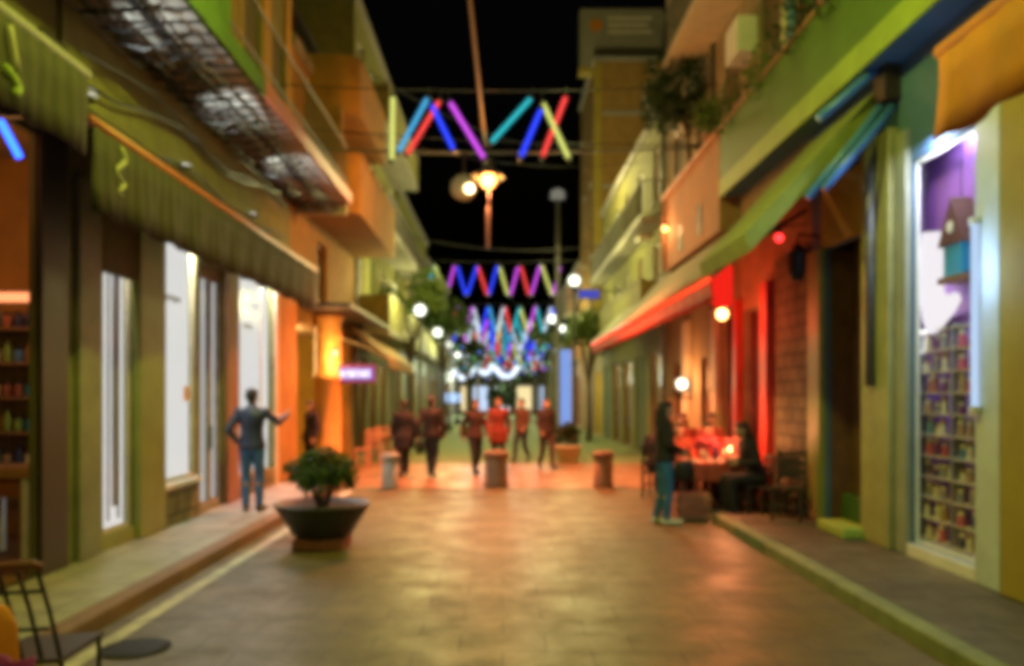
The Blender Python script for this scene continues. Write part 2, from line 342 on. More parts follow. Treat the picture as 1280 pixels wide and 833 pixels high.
def person(label, loc, rz, J, top, bottom, shoes=(.02,.02,.02), hair=(.02,.013,.008), tone='fair', h=1.72, group=None, long_hair=False,
           yaw=0., nod=0., coat=0., voxel=.0105, curl=.4, bulk=1.0, w=1.0, rough=.85, cap_col=None):
    root = thing('person', label, 'person', (0,0,0), group)
    k = h/1.72; G = {n: Vector(p)*k for n, p in J.items()}
    up = (G['neck']-G['pel']).normalized(); side = (G['Rsho']-G['Lsho']).normalized(); side = (side-up*side.dot(up)).normalized(); fw = up.cross(side)
    hs = (G['Rhip']-G['Lhip']).normalized()
    def torso(mb, e=0., z0=-.10, zt=1.0, hem=0.):
        L = (G['neck']-G['pel']).length; rs = []
        for t, ax, ay in ((z0,.148+hem,.108+hem),(-.02,.158+hem*.7,.116+hem*.6),(.18,.142+hem*.3,.104+hem*.2),(.40,.136,.100),(.62,.156,.112),(.80,.172*w,.106),(.90,.140*w,.088),(.96,.100*w,.074),(1.0,.075,.066)):
            if t <= zt: rs.append((G['pel']+up*L*t, side*(ax*bulk+e)*k, fw*(ay*bulk+e)*k))
        mb.loft(rs, 22)
        for s in 'RL': mb.ball(G[s+'sho']-up*.012*k, (.054+e*.8)*k)
        return mb
    # body: one continuous surface
    b = torso(MB()); b.cap(G['neck']-up*.03, G['head']-up*.03, .056*k, .052*k, 12)
    Mh = Matrix.Rotation(yaw, 3, 'Z') @ Matrix.Rotation(-nod, 3, 'X'); hd = G['head']
    P = lambda x, y, z: hd+Mh @ (Vector((x,y,z))*k)
    b.ball(P(0,-.008,.018), .075*k, .094*k, .100*k, 18, Mh); b.ball(P(0,.020,-.050), .056*k, .066*k, .066*k, 16, Mh)
    b.cap(P(0,.085,.012), P(0,.106,-.022), .009*k, .015*k, 8)
    b.cap(P(-.032,.076,.034), P(.032,.076,.034), .013*k, None, 8); b.ball(P(0,.080,-.085), .022*k); b.cap(P(-.018,.082,-.054), P(.018,.082,-.054), .010*k, None, 8)
    for s in (1,-1):
        b.ball(P(s*.077,-.012,-.004), .011*k, .021*k, .032*k, 10, Mh); b.ball(P(s*.040,.060,-.022), .022*k)
    for s, n in ((1,'R'),(-1,'L')):
        b.cap(G[n+'sho'], G[n+'elb'], .050*k, .040*k); b.cap(G[n+'elb'], G[n+'wri'], .041*k, .027*k)
        d = G[n+'wri']-G[n+'elb']; inn = side*(-s)
        if abs(d.normalized().dot(inn)) > .8: inn = -fw
        hand(b, G[n+"wri"], d, inn, s, curl)
        b.cap(G[n+'hip'], G[n+'knee'], .084*k, .056*k, 14); b.cap(G[n+'knee'], G[n+'ank'], .055*k, .037*k, 14)
        b.ball(G[n+'knee'].lerp(G[n+'ank'], .28)-(G[n+'toe']-G[n+'ank']).normalized()*.015, .056*k); b.cap(G[n+'ank']-Vector((0,0,.03)), G[n+'toe'], .036*k, .026*k)
    bo = bake(b, 'body', skin(tone), root, voxel*.72, 3)
    for s in (1,-1):
        e = MB().ball(P(s*.031,.082,.010), .0115*k, n=12).build('eye', M['eye'], root, smooth=True)
        MB().ball(P(s*.031,.0905,.010), .0050*k, n=8).build('iris', M['iris'], e, smooth=True)
    MB().cap(P(-.020,.0905,-.054), P(.020,.0905,-.054), .0045*k, None, 8).build('mouth', M['lip'], root, smooth=True)
    # hair
    hb = MB(); hb.ball(P(0,-.026,.036), .083*k, .096*k, .094*k, 18, Mh); hb.ball(P(0,-.050,.0), .076*k, .066*k, .085*k, 16, Mh)
    hb.ball(P(0,.010,.062), .075*k, .082*k, .064*k, 16, Mh)
    if long_hair:
        hb.cap(P(0,-.075,-.03), G['neck']-fw*.085*k-up*.10, .066*k, .055*k, 14)
        for s in (1,-1): hb.cap(P(s*.066,-.03,.0), P(s*.072,-.035,-.16), .028*k, .030*k, 10)
    bake(hb, 'hair', fabric(hair, .6), root, .012, 2)
    if cap_col: bake(MB().ball(P(0,-.015,.060), .090*k, .105*k, .078*k, 18, Mh), 'woollen_hat', fabric(cap_col), root, .012, 2)
    # clothes
    t = torso(MB(), .022, -.10-coat, 1.02, .02+coat*.10)
    for s, n in ((1,'R'),(-1,'L')):
        t.cap(G[n+'sho']-up*.018*k, G[n+'elb'], .062*k*bulk, .054*k*bulk, 14); t.cap(G[n+'elb'], G[n+'elb'].lerp(G[n+'wri'], .96), .056*k*bulk, .043*k*bulk, 14)
        if coat > .2: t.cap(G[n+'hip'], G[n+'hip'].lerp(G[n+'knee'], min(1, coat*1.5)), .115*k, .10*k, 14)
    t.cap(G['neck']-up*.05*k-fw*.005, G['neck']+up*.012*k, .078*k, .070*k, 16)
    bake(t, 'jacket' if coat < .2 else 'coat', fabric(top, rough), root, .013, 4)
    L = (G['neck']-G['pel']).length
    q = MB(); q.loft([(G['pel']+up*L*tt, hs*(ax*bulk+.012)*k, up.cross(hs)*(ay*bulk+.012)*k) for tt, ax, ay in ((-.22,.12,.09),(-.12,.156,.115),(0,.160,.118),(.12,.148,.108))], 20)
    for n in 'RL':
        q.cap(G[n+'hip'], G[n+'knee'], .100*k*bulk, .071*k*bulk, 14); q.cap(G[n+'knee'], G[n+'ank']+(G[n+'knee']-G[n+'ank'])*.05, .070*k*bulk, .056*k, 14)
    bake(q, 'trousers', fabric(bottom, .9), root, .013, 3)
    for n in 'RL':
        sh = MB(); dd = (G[n+'toe']-G[n+'ank']); dd.z = 0; dd = dd.normalized() if dd.length > .02 else fw
        sh.cap(G[n+'ank']-dd*.03-Vector((0,0,.035)), G[n+'toe']+dd*.02+Vector((0,0,.005)), .046*k, .040*k, 12); sh.cap(G[n+'ank'], G[n+'ank']-Vector((0,0,.03)), .047*k, None, 12)
        bake(sh, 'shoe', fabric(shoes, .5), root, .011, 2)
    root.location = loc; root.rotation_euler = (0,0,rz)
    return root
M['eye'] = mat('eye_white', (.7,.68,.64), .2, .05, bump=0); M['iris'] = mat('dark_iris', (.03,.02,.012), .15, .1, bump=0); M['lip'] = mat('lips', (.33,.12,.10), .45, .1, bump=0)

# ------------------------------------------------------------------ plants
def foliage(mb, blobs, n, size, seed, flat=.0):
    """many leaf-sized faces spread through the volume of several overlapping clumps"""
    rnd = random.Random(seed); tot = sum(b[3]**2 for b in blobs)
    for cx, cy, cz, r in blobs:
        for _ in range(max(4, int(n*r*r/tot))):
            u = rnd.random()**.45; t = rnd.random()*2*PI; c = rnd.uniform(-1,1); q = math.sqrt(1-c*c)
            p = Vector((cx+r*u*q*math.cos(t), cy+r*u*q*math.sin(t), cz+r*u*c*(1-flat)))
            a = Vector((rnd.gauss(0,1),rnd.gauss(0,1),rnd.gauss(0,.6))).normalized(); b = a.cross(Vector((rnd.gauss(0,1),rnd.gauss(0,1),rnd.gauss(0,1)))).normalized()
            s = size*rnd.uniform(.6,1.3); mb.add([p-a*s, p+b*s*.42, p+a*s, p-b*s*.42], [(0,1,2,3)])
    return mb
def tree(label, x, y, hgt, rad, seed, lm='leaf', n=2600, size=.12, trunk=None, z0=0., group=None, kind='street_tree', lean=0.):
    rnd = random.Random(seed); t = thing(kind, label, 'tree', (x,y,z0), group); th = trunk or hgt*.45
    tb = MB(); top = (x+lean, y, z0+hgt*.72); tb.tube([(x,y,z0-.05),(x+.03,y,z0+th*.4),(x+lean*.5,y+.03,z0+th),top], hgt*.022+.02, 9, .02)
    blobs = []
    for i in range(9):
        a = i*2.4+rnd.random(); e = rnd.uniform(-.5,.9); rr = rad*rnd.uniform(.35,.62)
        c = (x+lean*.8+rad*.68*math.cos(a)*math.cos(e), y+rad*.68*math.sin(a)*math.cos(e), z0+hgt-rad*.95+rad*.75*math.sin(e))
        blobs.append(c+(rr,)); tb.tube([(x+lean*.5,y,z0+th*rnd.uniform(.85,1.1)), Vector(c).lerp(Vector(top),.4), c], .035*hgt/5+.008, 6, .008)
    tb.build('trunk', M['bark'], t, smooth=True)
    foliage(MB(), blobs, n, size, seed+1).build('crown', M[lm], t, fix=False)
    return t
# ------------------------------------------------------------------ the setting
W = 4.3                                          # facades stand this far from the middle of the street
struct('ground', MB().add([(-300,-120,-.02),(300,-120,-.02),(300,500,-.02),(-300,500,-.02)], [(0,1,2,3)]), M['ground'], fix=False)
struct('street', MB().add([(-3.1,-14,0),(2.98,-14,0),(2.98,11.9,0),(4.6,11.9,0),(4.6,16.2,0),(-3.1,16.2,0)], [(0,1,2,3,4,5)]), M['paving'], fix=False)
struct('crossing', MB().add([(-4.6,16.2,.004),(4.6,16.2,.004),(4.6,22,.004),(-4.6,22,.004)], [(0,1,2,3)]), M['crossing'], fix=False)
struct('square', MB().add([(-4.6,22,0),(4.6,22,0),(4.6,110,0),(-4.6,110,0)], [(0,1,2,3)]), M['lawn'], fix=False)
struct('sidewalk_left', MB().box(-4.62,-3.28,-14,16.2,-.02,.12), M['sidewalk'])
struct('kerb_left', MB().box(-3.277,-3.10,-14,16.2,-.02,.125), M['kerb_red'], bevel=.02)
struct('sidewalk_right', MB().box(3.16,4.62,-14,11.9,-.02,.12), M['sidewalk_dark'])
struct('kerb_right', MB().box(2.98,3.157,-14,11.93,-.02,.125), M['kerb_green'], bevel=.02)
struct('gutter_line', MB().add([(-2.93,4,.004),(-2.80,4,.004),(-2.80,15.8,.004),(-2.93,15.8,.004)], [(0,1,2,3)]), M['line'], fix=False)

def window(par, xf, s, y0, y1, z0, z1, fr='white', depth=.16, fw=.07, mull=0, pane='dglass', sill=None, name='window'):
    """frame set back in its opening with its own pane; s = -1 for facades on the left of the street, +1 on the right"""
    a, b = xf+s*depth*.5, xf+s*depth
    f = MB().wall(a, b-a, y0+.002, y1-.002, z0+.002, z1-.002, [(y0+fw+(y1-y0-2*fw+.0)*i/(mull+1)+(fw*.3 if i else 0), y0+fw+(y1-y0-2*fw)*(i+1)/(mull+1)-(fw*.3 if i < mull else 0), z0+fw, z1-fw) for i in range(mull+1)])
    o = f.build(name, M[fr], par)
    MB().box((a+b)/2-.006, (a+b)/2+.006, y0+fw*.8, y1-fw*.8, z0+fw*.8, z1-fw*.8).build('pane', M[pane], o)
    if sill: MB().box(xf-s*.07, xf+s*depth*.48, y0-.06, y1+.06, z0-.07, z0-.003).build('sill', M[sill], o)
    return o
def shutter(par, xf, s, y0, y1, z0, z1, m='shutter'):
    MB().box(xf+s*.05, xf+s*.10, y0+.004, y1-.004, z0+.004, z1-.004).build('shutter', M[m], par)
def balcony(par, s, y0, y1, z, out=1.1, rail='iron', slab='concrete', solid=None, hgt=1.0, th=.16, soffit=None):
    xo, xi = s*(W-out), s*(W-.002)
    b = MB().box(xo, xi, y0, y1, z, z+th).build('balcony', M[slab], par)
    if solid:
        r = MB().box(xo, xo+s*.09, y0, y1, z+th+.002, z+th+hgt); r.box(xo+s*.092, xi, y0, y0+.09, z+th+.002, z+th+hgt); r.box(xo+s*.092, xi, y1-.09, y1, z+th+.002, z+th+hgt)
        r.build('parapet', M[solid], b)
        MB().box(xo-s*.03, xo+s*.12, y0-.03, y1+.03, z+th+hgt+.002, z+th+hgt+.05).build('coping', M[slab], b)
    else:
        r = MB(); zt = z+th+hgt
        for p, q in (((xo+s*.05,y0+.05),(xo+s*.05,y1-.05)),((xo+s*.05,y0+.05),(xi,y0+.05)),((xo+s*.05,y1-.05),(xi,y1-.05))):
            n = max(2, int(math.dist(p,q)/.13))
            for zz in (z+th+.08, zt): r.cone((p[0],p[1],zz), (q[0],q[1],zz), .02, n=6)
            for i in range(n+1):
                t = i/n; x = p[0]+(q[0]-p[0])*t; y = p[1]+(q[1]-p[1])*t; r.cone((x,y,z+th), (x,y,zt), .009, n=5)
        r.build('railing', M[rail], b)
    return b
def block(name, label, s, y0, y1, top, wm, holes=(), depth=7., group=None, th=.3, cornice=None, ends=(1,1)):
    """a house in the row: street wall with real openings, end walls, back and roof"""
    t = thing(name, label, 'building', (s*W, (y0+y1)/2, 0), group)
    MB().wall(s*W, s*th, y0, y1, 0, top, holes).build('wall', M[wm], t)
    xb = s*(W+depth); xi = s*(W+th+.002)
    e = MB().box(xb, xb+s*.25, y0, y1, 0, top)
    if ends[0]: e.box(xi, xb, y0, y0+.25, 0, top)
    if ends[1]: e.box(xi, xb, y1-.25, y1, 0, top)
    e.build('end_wall', M[wm], t)
    MB().box(s*(W-.12), xb, y0, y1, top+.002, top+.22).build('roof', M[cornice or 'concrete'], t)
    return t
def room(par, s, y0, y1, z0, z1, deep, wm, fm='concrete', cm='white', th=.3):
    """lit room behind an opening"""
    xa, xb = s*(W+th+.002), s*(W+th+deep)
    r = MB().box(xb, xb+s*.08, y0-.4, y1+.4, z0, z1+.2); r.box(xa, xb, y0-.4, y0-.32, z0, z1+.2); r.box(xa, xb, y1+.32, y1+.4, z0, z1+.2)
    o = r.build('inner_wall', M[wm], par)
    MB().box(xa, xb, y0-.318, y1+.318, z0, z0+.03).build('inner_floor', M[fm], o); MB().box(xa, xb, y0-.318, y1+.318, z1+.12, z1+.2).build('inner_ceiling', M[cm], o)
    return o
def awning(label, s, y0, y1, zf, zb, out, valance, cloth, bar, group=None, vcloth=None, sides=False, arms=None, th=.02):
    """sloping cloth from the wall to a front bar, with a hanging valance"""
    xo = s*(W-out); xi = s*(W-.02)
    t = thing('awning', label, 'awning', (xo, y0, zf), group)
    n = 24; nx = 4; vs = []; fs = []
    for i in range(n+1):
        for j in range(nx+1):
            u = j/nx; vs.append((xo+(xi-xo)*u, y0+(y1-y0)*i/n, zf+(zb-zf)*u-.06*math.sin(PI*u)*(1 if i % 4 else .3)))
    k = nx+1
    fs = [(i*k+j,(i+1)*k+j,(i+1)*k+j+1,i*k+j+1) for i in range(n) for j in range(nx)]
    c = MB().add(vs, fs).build('canopy', M[cloth], t, smooth=True); md = c.modifiers.new('cloth', 'SOLIDIFY'); md.thickness = th
    rnd = random.Random(int(y0*100)); m = max(20, int((y1-y0)*9)); vs = []
    for i in range(m+1):
        y = y0+(y1-y0)*i/m
        for j in range(4):
            u = j/3; vs.append((xo-s*.012+s*.03*u*math.sin(y*9+j)+rnd.uniform(-.006,.006), y, zf-.03-valance*u-(.02*abs(math.sin(y*7)) if j == 3 else 0)))
    v = MB().add(vs, [(i*4+j,(i+1)*4+j,(i+1)*4+j+1,i*4+j+1) for i in range(m) for j in range(3)]).build('valance', M[vcloth or cloth], t, smooth=True)
    md = v.modifiers.new('cloth', 'SOLIDIFY'); md.thickness = .012
    MB().cone((xo,y0-.02,zf), (xo,y1+.02,zf), .045, n=12).build('front_bar', M[bar], t, smooth=True)
    for y in (y0+.25, y1-.25) if arms else ():
        MB().tube([(xo+s*.03,y,zf-.03),((xo+xi)/2,y+.06,(zf+zb)/2-.22),(xi,y,zb-.55)], .03, 8).build('arm', M[arms], t, smooth=True)
    return t

# ---- the two long-front shops on the side of the white windows
corner = block('corner_shop_building', 'dark brown fronted open shop with crowded shelves behind the brown post', -1, 1.0, 8.1, 11, 'olive_d', [(2.6,7.735,.12,4.2)], th=.06, ends=(1,0))
room(corner, -1, 2.6, 9.68, .1, 4.5, 2.8, 'orange_w', 'wood', 'ochre', .06)
MB().box(-4.24,-4.298,7.74,8.21,.125,5.2).build('post', M['dark'], corner, bevel=.01)
lamp('shop_lamp', (-5.2,7.6,4.1), (1,.42,.12), 50, .2, corner)
t = thing('shelf_unit', 'brown wooden shelves packed with colourful goods inside the open shop', 'shelves', (-5.7,9.8,.13))
for x in (-6.35,-5.12): MB().box(x-.02,x+.02,9.62,9.94,.135,3.0).build('side_panel', M['wood'], t)
for z in (.95,1.35,1.75,2.15,2.55): MB().box(-6.325,-5.145,9.62,9.94,z,z+.03).build('shelf', M['wood_l'], t)
MB().box(-6.325,-5.145,9.942,9.96,.135,3.0).build('back_panel', M['ochre'], t)
tag(MB().box(-6.35,-5.1,9.5,9.56,2.86,2.96).build('strip_lamp', emit('salmon_tube',(1,.30,.12),1.6), None), 'salmon glowing strip lamp along the top of the shop shelves', 'lamp')
def bottle(r, h, col, sh=0):
    t = thing('bottle', 'x', 'bottle')
    MB().lathe([(r*.9,0),(r,.01),(r,h*.55),(r*.45,h*.72),(r*.36,h*.9)] if sh == 0 else [(r*.9,0),(r,.01),(r,h*.7),(r*.8,h*.78)], n=12).build('glass_body', M[col], t, smooth=True)
    MB().lathe([(r*(.42 if sh == 0 else .84),h*(.9 if sh == 0 else .78)),(r*(.42 if sh == 0 else .84),h)], n=10).build('cap', M['dark'], t)
    return t
COLS = ('rose','sky','amber','ivory','lime','plum','brick','tan','navy','teal')
rs = random.Random(3)
WORDS = {'rose':'pinkish red','sky':'sky blue','amber':'amber','ivory':'ivory','lime':'lime green','plum':'plum purple','brick':'brick red','tan':'tan','navy':'navy blue','teal':'teal'}
ORD = ('lowest','second lowest','middle','second highest','highest')
protos = {}
for zi, z in enumerate((.95,1.35,1.75,2.15,2.55)):
    for i in range(9):
        col = COLS[rs.randrange(10)]; sh = rs.randrange(2); r = .052; hh = .26 if sh == 0 else .18
        L = '%s %s on the %s shelf of the open shop' % (WORDS[col], 'bottle' if sh == 0 else 'squat jar', ORD[zi])
        g = '%s %ss on the %s shop shelf' % (WORDS[col], 'bottle' if sh == 0 else 'jar', ORD[zi])
        p = (-6.26+i*.13, 9.74, z+.0305)
        if (col, sh) not in protos:
            o = bottle(r, hh, col, sh); o.location = p; o['label'] = L; o['group'] = g; protos[(col,sh)] = o
        else: o = dup(protos[(col,sh)], p, 0, L, g)
        if sh: o['category'] = 'jar'; o.name = 'jar'
t = thing('counter', 'brown wooden sales counter on pale legs at the open shop front', 'counter', (-5.0,8.7,.13))
MB().box(-5.5,-4.72,8.5,9.1,.95,1.06).build('countertop', M['wood_l'], t, bevel=.01)
for x in (-5.4,-4.85):
    for y in (8.56,9.04): MB().box(x-.035,x+.035,y-.035,y+.035,.13,.948).build('leg', M['white'], t)
MB().box(-5.35,-4.9,8.60,9.0,.75,.947).build('drawer_box', M['brick'], t)

g = block('window_shop_building', 'long olive shop with white lit display windows and a big balcony above', -1, 8.22, 17.0, 12, 'olive',
          [(8.95,9.75,.29,3.95),(10.55,11.78,.67,3.95),(11.95,12.95,.13,3.7),(13.56,15.75,.45,3.95),(9.6,10.7,6.1,8.6),(13.9,14.9,6.1,8.6),(15.5,16.5,6.1,8.6)], ends=(0,1))
for y0, y1, m, pr in ((8.42,8.86,'pil_grey',.07),(8.86,8.95,'pil_green',.05),(9.78,10.52,'pil_green',.09),(12.98,13.53,'pil_brown',.07),(15.77,15.95,'cream',.05),(15.96,16.9,'orange_w',.04)):
    MB().box(-W+pr,-W+.002,y0,y1,.125,4.0).build('pilaster', M[m], g, bevel=.012)
MB().box(-W+.05,-W+.002,10.53,11.79,.125,.60).build('base', M['stone_base'], g)
MB().box(-W+.09,-W+.002,10.53,11.79,.602,.665).build('ledge', M['white'], g)
MB().box(-W+.05,-W+.002,13.54,15.76,.125,.44).build('base', M['stone_base'], g)
MB().box(-W+.04,-W+.002,8.96,9.77,.125,.285).build('base', M['pil_green'], g)
for y0, y1, z0, mull in ((8.95,9.75,.29,0),(10.55,11.78,.67,0),(13.56,15.12,.45,0)):
    w = window(g, -W, -1, y0, y1, z0, 3.95, 'cream', .05, .05, mull, 'glass', name='shop_window')
MB().box(-W+.06,-W+.002,8.955,9.775,3.12,4.0).build('fascia', M['olive_d'], g)
LW = emit('lit_white_panel', (1,.99,.95), .66)
for y0, y1, z0 in ((8.95,9.75,.29),(10.55,11.78,.67),(13.56,15.75,.45)):
    MB().box(-W-.10,-W-.12,y0+.003,y1-.003,z0+.01,3.94).build('backlit_panel', LW, g)
    lamp('shop_window_lamp', (-W-.015,(y0+y1)/2,3.88), (1,.98,.97), 70, parent=g, kind='AREA', aim=(-W+.5,(y0+y1)/2,0), size=(y1-y0,.1))
dcl = MB()
for i in range(5): dcl.box(-W-.022,-W-.026,14.02+.11*i,14.02+.11*i+.07,2.93,2.99+.02*(i%2))
dcl.build('window_lettering', M['iron'], g)
dcl = MB()
for i in range(4): dcl.box(-W-.022,-W-.026,10.75+.14*i,10.75+.14*i+.10,3.02+.02*(i%2),3.10)
dcl.build('window_lettering', M['iron'], g)
for y in (9.12,9.33,9.58): MB().tube([(-W-.08,y,.4),(-W-.08,y,3.8)], .014, 8).build('curtain_fold', M['iron'], g)
MB().box(-W-.065,-W-.09,9.44,9.58,.55,3.8).build('hanging_fabric', M['pewter'], g)
d = MB().wall(-W-.04,-.05,11.97,12.93,.14,3.68,[(12.07,12.40,.25,3.5),(12.52,12.83,.25,3.5)]).build('door', M['concrete'], g)
MB().box(-W-.062,-W-.072,12.05,12.85,.22,3.55).build('pane', M['glass'], d); MB().cone((-W-.02,12.46,1.0),(-W-.02,12.46,1.35),.018,n=8).build('handle', M['iron'], d)
MB().box(-W-.13,-W-.15,11.96,12.94,.14,3.69).build('backlit_panel', emit('lit_door_panel',(1,.99,.95),.40), g)
t = thing('notice', 'small pinkish paper notice taped inside the tall white window', 'notice', (-W-.03,11.5,1.9))
MB().box(-W-.024,-W-.029,11.40,11.62,1.72,1.92).build('sheet', mat('pink_paper',(.85,.55,.45),.6,.1,bump=0), t)
for i in range(3): MB().box(-W-.0215,-W-.0235,11.43,11.59-.04*(i%2),1.86-.045*i,1.875-.045*i).build('print', M['brick'], t)
for y0, y1 in ((9.6,10.7),(13.9,14.9),(15.5,16.5)):
    shutter(g, -W, -1, y0, y1, 6.1, 8.6)
for y0, y1 in ((13.2,13.86),(14.94,15.46),(16.54,16.95)): MB().box(-W+.05,-W+.002,y0,y1,6.0,11.5).build('slat_blind', M['gold'], g)
# balcony with boarded soffit
B = MB().box(-3.2,-W+.002,6.2,17.6,5.82,6.0).build('balcony', M['concrete'], g)
MB().box(-3.24,-W+.004,6.2,17.6,5.80,5.818).build('soffit', M['soffit'], B)
MB().box(-3.155,-3.198,6.2,11.2,5.78,6.02).build('fascia', M['balc_green'], B); MB().box(-3.155,-3.198,11.202,17.6,5.78,6.02).build('fascia', M['pinkbar'], B)
MB().box(-3.2,-3.28,6.2,9.9,6.022,7.0).build('parapet', M['balc_green'], B)
r = MB()
for zz in (6.25,6.95): r.cone((-3.24,9.9,zz),(-3.24,17.55,zz),.02,n=6)
for i in range(40): r.cone((-3.24,9.95+i*.19,6.0),(-3.24,9.95+i*.19,6.95),.008,n=5)
r.build('railing', M['iron'], B)
MB().box(-3.24,-W+.01,17.45,17.6,5.55,5.798).build('end_beam', M['cream'], B)
for i, y in enumerate((8.6,11.2,14.2)):
    u = thing('uplight', 'small white floodlight on the wall over the olive awning, %s' % ('by the dark green awning','midway','by the ochre house')[i], 'lamp', (-W+.12,y,4.9))
    MB().box(-W+.04,-W+.14,y-.06,y+.06,4.80,4.86).build('case', M['olive_d'], u, bevel=.01); MB().box(-W+.05,-W+.13,y-.05,y+.05,4.862,4.868).build('lens', emit('white_lens_%d' % i,(1,1,.9),2), u); MB().cone((-W+.002,y,4.83),(-W+.04,y,4.83),.02,n=8).build('bracket', M['black'], u)
    lamp('flood', (-W+.10,y,4.92), (.95,1,.92), 75, parent=u, kind='SPOT', r=.06, spot=1.35, aim=(-3.45,y+.5,5.8))
r = MB()
for i in range(7): r.tube([(-W+.1+i*.13,6.5+j*1.0,5.66-.06*(j%2)-.05*math.sin(i*2+j)) for j in range(12)], .018, 5)
for j in range(30): r.tube([(-W+.06,6.6+j*.36,5.64),(-3.9,6.6+j*.36+.1*math.sin(j),5.58),(-3.4,6.6+j*.36,5.70)], .016, 5)
tag(r.build('wire_trellis', M['black'], None), 'black wire trellis slung under the pale balcony soffit', 'trellis')
r = MB()
for k in range(4): r.tube([(-W+.06+.03*k,8.3+i*.9,4.75+.28*k-.12*math.sin(i*1.3+k)+.05*i*(k%2)) for i in range(10)], .016+.004*(k%2), 6)
tag(r.build('cable_bundle', M['black'], None), 'tangled black cables stapled along the wall over the olive awning', 'cables')
# awnings
awning('long olive awning with a pink front bar over the white windows', -1, 6.95, 15.3, 4.07, 4.75, .9, .70, 'cloth_olive', 'pinkbar', arms='black')
A2 = awning('dark green awning over the open shop with a blue neon dash beneath', -1, 2.6, 6.85, 4.42, 5.1, .9, .62, 'cloth_dark', 'greygreen', vcloth='cloth_olive', arms='black')
EM = mat('cream_emblem', (.42,.42,.24), .6, .1, bump=0); EL = mat('lime_emblem', (.3,.42,.06), .6, .1, bump=0)
def mark(par, pts, r, m): MB().tube(pts, r, 8).build('emblem', m, par, smooth=True)
mark(A2, [(-3.37,5.72+.03*i,4.32-.09*i) for i in range(4)], .035, EM); mark(A2, [(-3.37,5.68+.16*math.sin(i*.5),4.02-.03*i) for i in range(6)], .035, EL)
a1 = [o for o in bpy.data.objects if o.name == 'awning'][0]
mark(a1, [(-3.37,7.42+.09*math.sin(i*1.05),3.98-.05*i) for i in range(7)], .022, EM); mark(a1, [(-3.37,7.44+.05*math.cos(i*1.05),3.68-.03*i) for i in range(5)], .02, EM)
NB = emit('neon_blue', (.02,.10,1.0), 5)
tag(MB().cone((-3.98,6.66,3.97),(-3.83,6.66,3.69),.026,n=10).build('neon_tube', NB, None, smooth=True), 'short blue neon dash hanging under the dark green awning', 'neon tube')
# ---- ochre apartment house with stepped balconies
o3 = block('ochre_apartment_building', 'orange ochre apartment house with rounded stepped balconies beyond the long awning', -1, 17.0, 24.4, 8.9, 'orange_w',
           [(17.6,23.6,.0,3.35),(19.5,20.6,4.0,5.4),(22.3,23.3,6.9,8.3)], depth=8)
room(o3, -1, 17.6, 23.6, 0, 3.35, 3.0, 'yellow_w', 'wood_l', 'cream')
def round_bay(par, y0, y1, z0, z1, xo, r=.55):
    pts = [(-W+.002,y0),(xo-r,y0)]+[(xo-r+r*math.sin(a*PI/12), y0+r-r*math.cos(a*PI/12)) for a in range(1,6)]+[(xo,y0+r),(xo,y1),(-W+.002,y1)]
    return MB().prism(pts, z0, z1, 'Z')
bb = round_bay(o3, 18.0, 24.2, 5.75, 7.0, -3.1).build('balcony', M['orange_w'], o3); round_bay(o3, 18.0, 24.2, 7.003, 7.07, -3.06).build('coping', M['ochre'], bb)
bb = round_bay(o3, 18.6, 23.0, 8.1, 9.3, -3.2).build('balcony', M['orange_w'], o3); round_bay(o3, 18.6, 23.0, 9.303, 9.36, -3.16).build('coping', M['ochre'], bb)
MB().box(-3.5,-W+.002,18.3,18.45,7.072,8.098).build('partition', M['ochre'], o3)
MB().box(-4.9,-9,18.2,23.8,9.13,10.3).build('penthouse', M['ochre'], o3)
MB().box(-4.6,-9.2,18.0,24.0,10.302,10.45).build('penthouse_roof', M['dark'], o3)
window(o3, -W, -1, 19.5, 20.6, 4.0, 5.4, 'wood', .2, .08, 1); shutter(o3, -W, -1, 22.3, 23.3, 6.9, 8.3)
MB().box(-3.2,-W+.002,17.65,23.9,3.66,3.74).build('canopy', M['dark'], o3)
# lit round column at the shop corner
cl = thing('column', 'round amber painted column with a lit wall lamp at the shop corner', 'column', (-4.1,19.3,0))
MB().lathe([(.36,0),(.36,.25),(.30,.3),(.30,2.1),(.34,2.14),(.34,2.26),(.30,2.3),(.30,3.5),(.36,3.56),(.36,3.655)], (-4.0,19.3,0), 24).build('shaft', mat('amber_column',(.6,.30,.07),.5,.15), cl, smooth=True)  # orange lamp light put into the column colour
MB().ball((-3.78,18.93,2.75), .07).build('lamp_globe', emit('warm_bulb',(1,.62,.25),2.5), cl, smooth=True)  # globe and its light added to brighten the column
lamp('column_lamp', (-3.74,18.78,2.72), (1,.55,.18), 40, .08, cl)
lamp('shop_lamp', (-5.4,20.5,2.9), (1,.60,.2), 170, .3, o3)
t = thing('display_rack', 'shop rack with pale round plates and dark bags beside the lit column', 'rack', (-4.9,18.6,0))
for x in (-5.3,-4.6): MB().cone((x,18.6,.03),(x,18.6,2.5),.02,n=8).build('upright', M['black'], t)
for z in (.6,1.2,1.8): MB().box(-5.32,-4.58,18.5,18.75,z,z+.03).build('shelf', M['wood'], t)
for i, (x, z, c, g_) in enumerate(((-4.76,.74,'tan','tan'),(-5.1,.74,'ivory','ivory'),(-4.76,1.36,'ivory','pale'),(-5.1,1.36,'pewter','grey'),(-4.8,1.97,'navy','dark blue'))):
    t = thing('plate', '%s round plate on the rack beside the lit column, %s row' % (g_, ('bottom','bottom','middle','middle','top')[i]), 'plate', (x,18.6,z-.11))
    MB().cone((x,18.60,z+.02),(x,18.63,z+.025),.13,.15,20).build('dish', M[c], t, smooth=True); MB().cone((x,18.586,z+.02),(x,18.598,z+.02),.07,.075,18).build('rim', M['dark'], t)
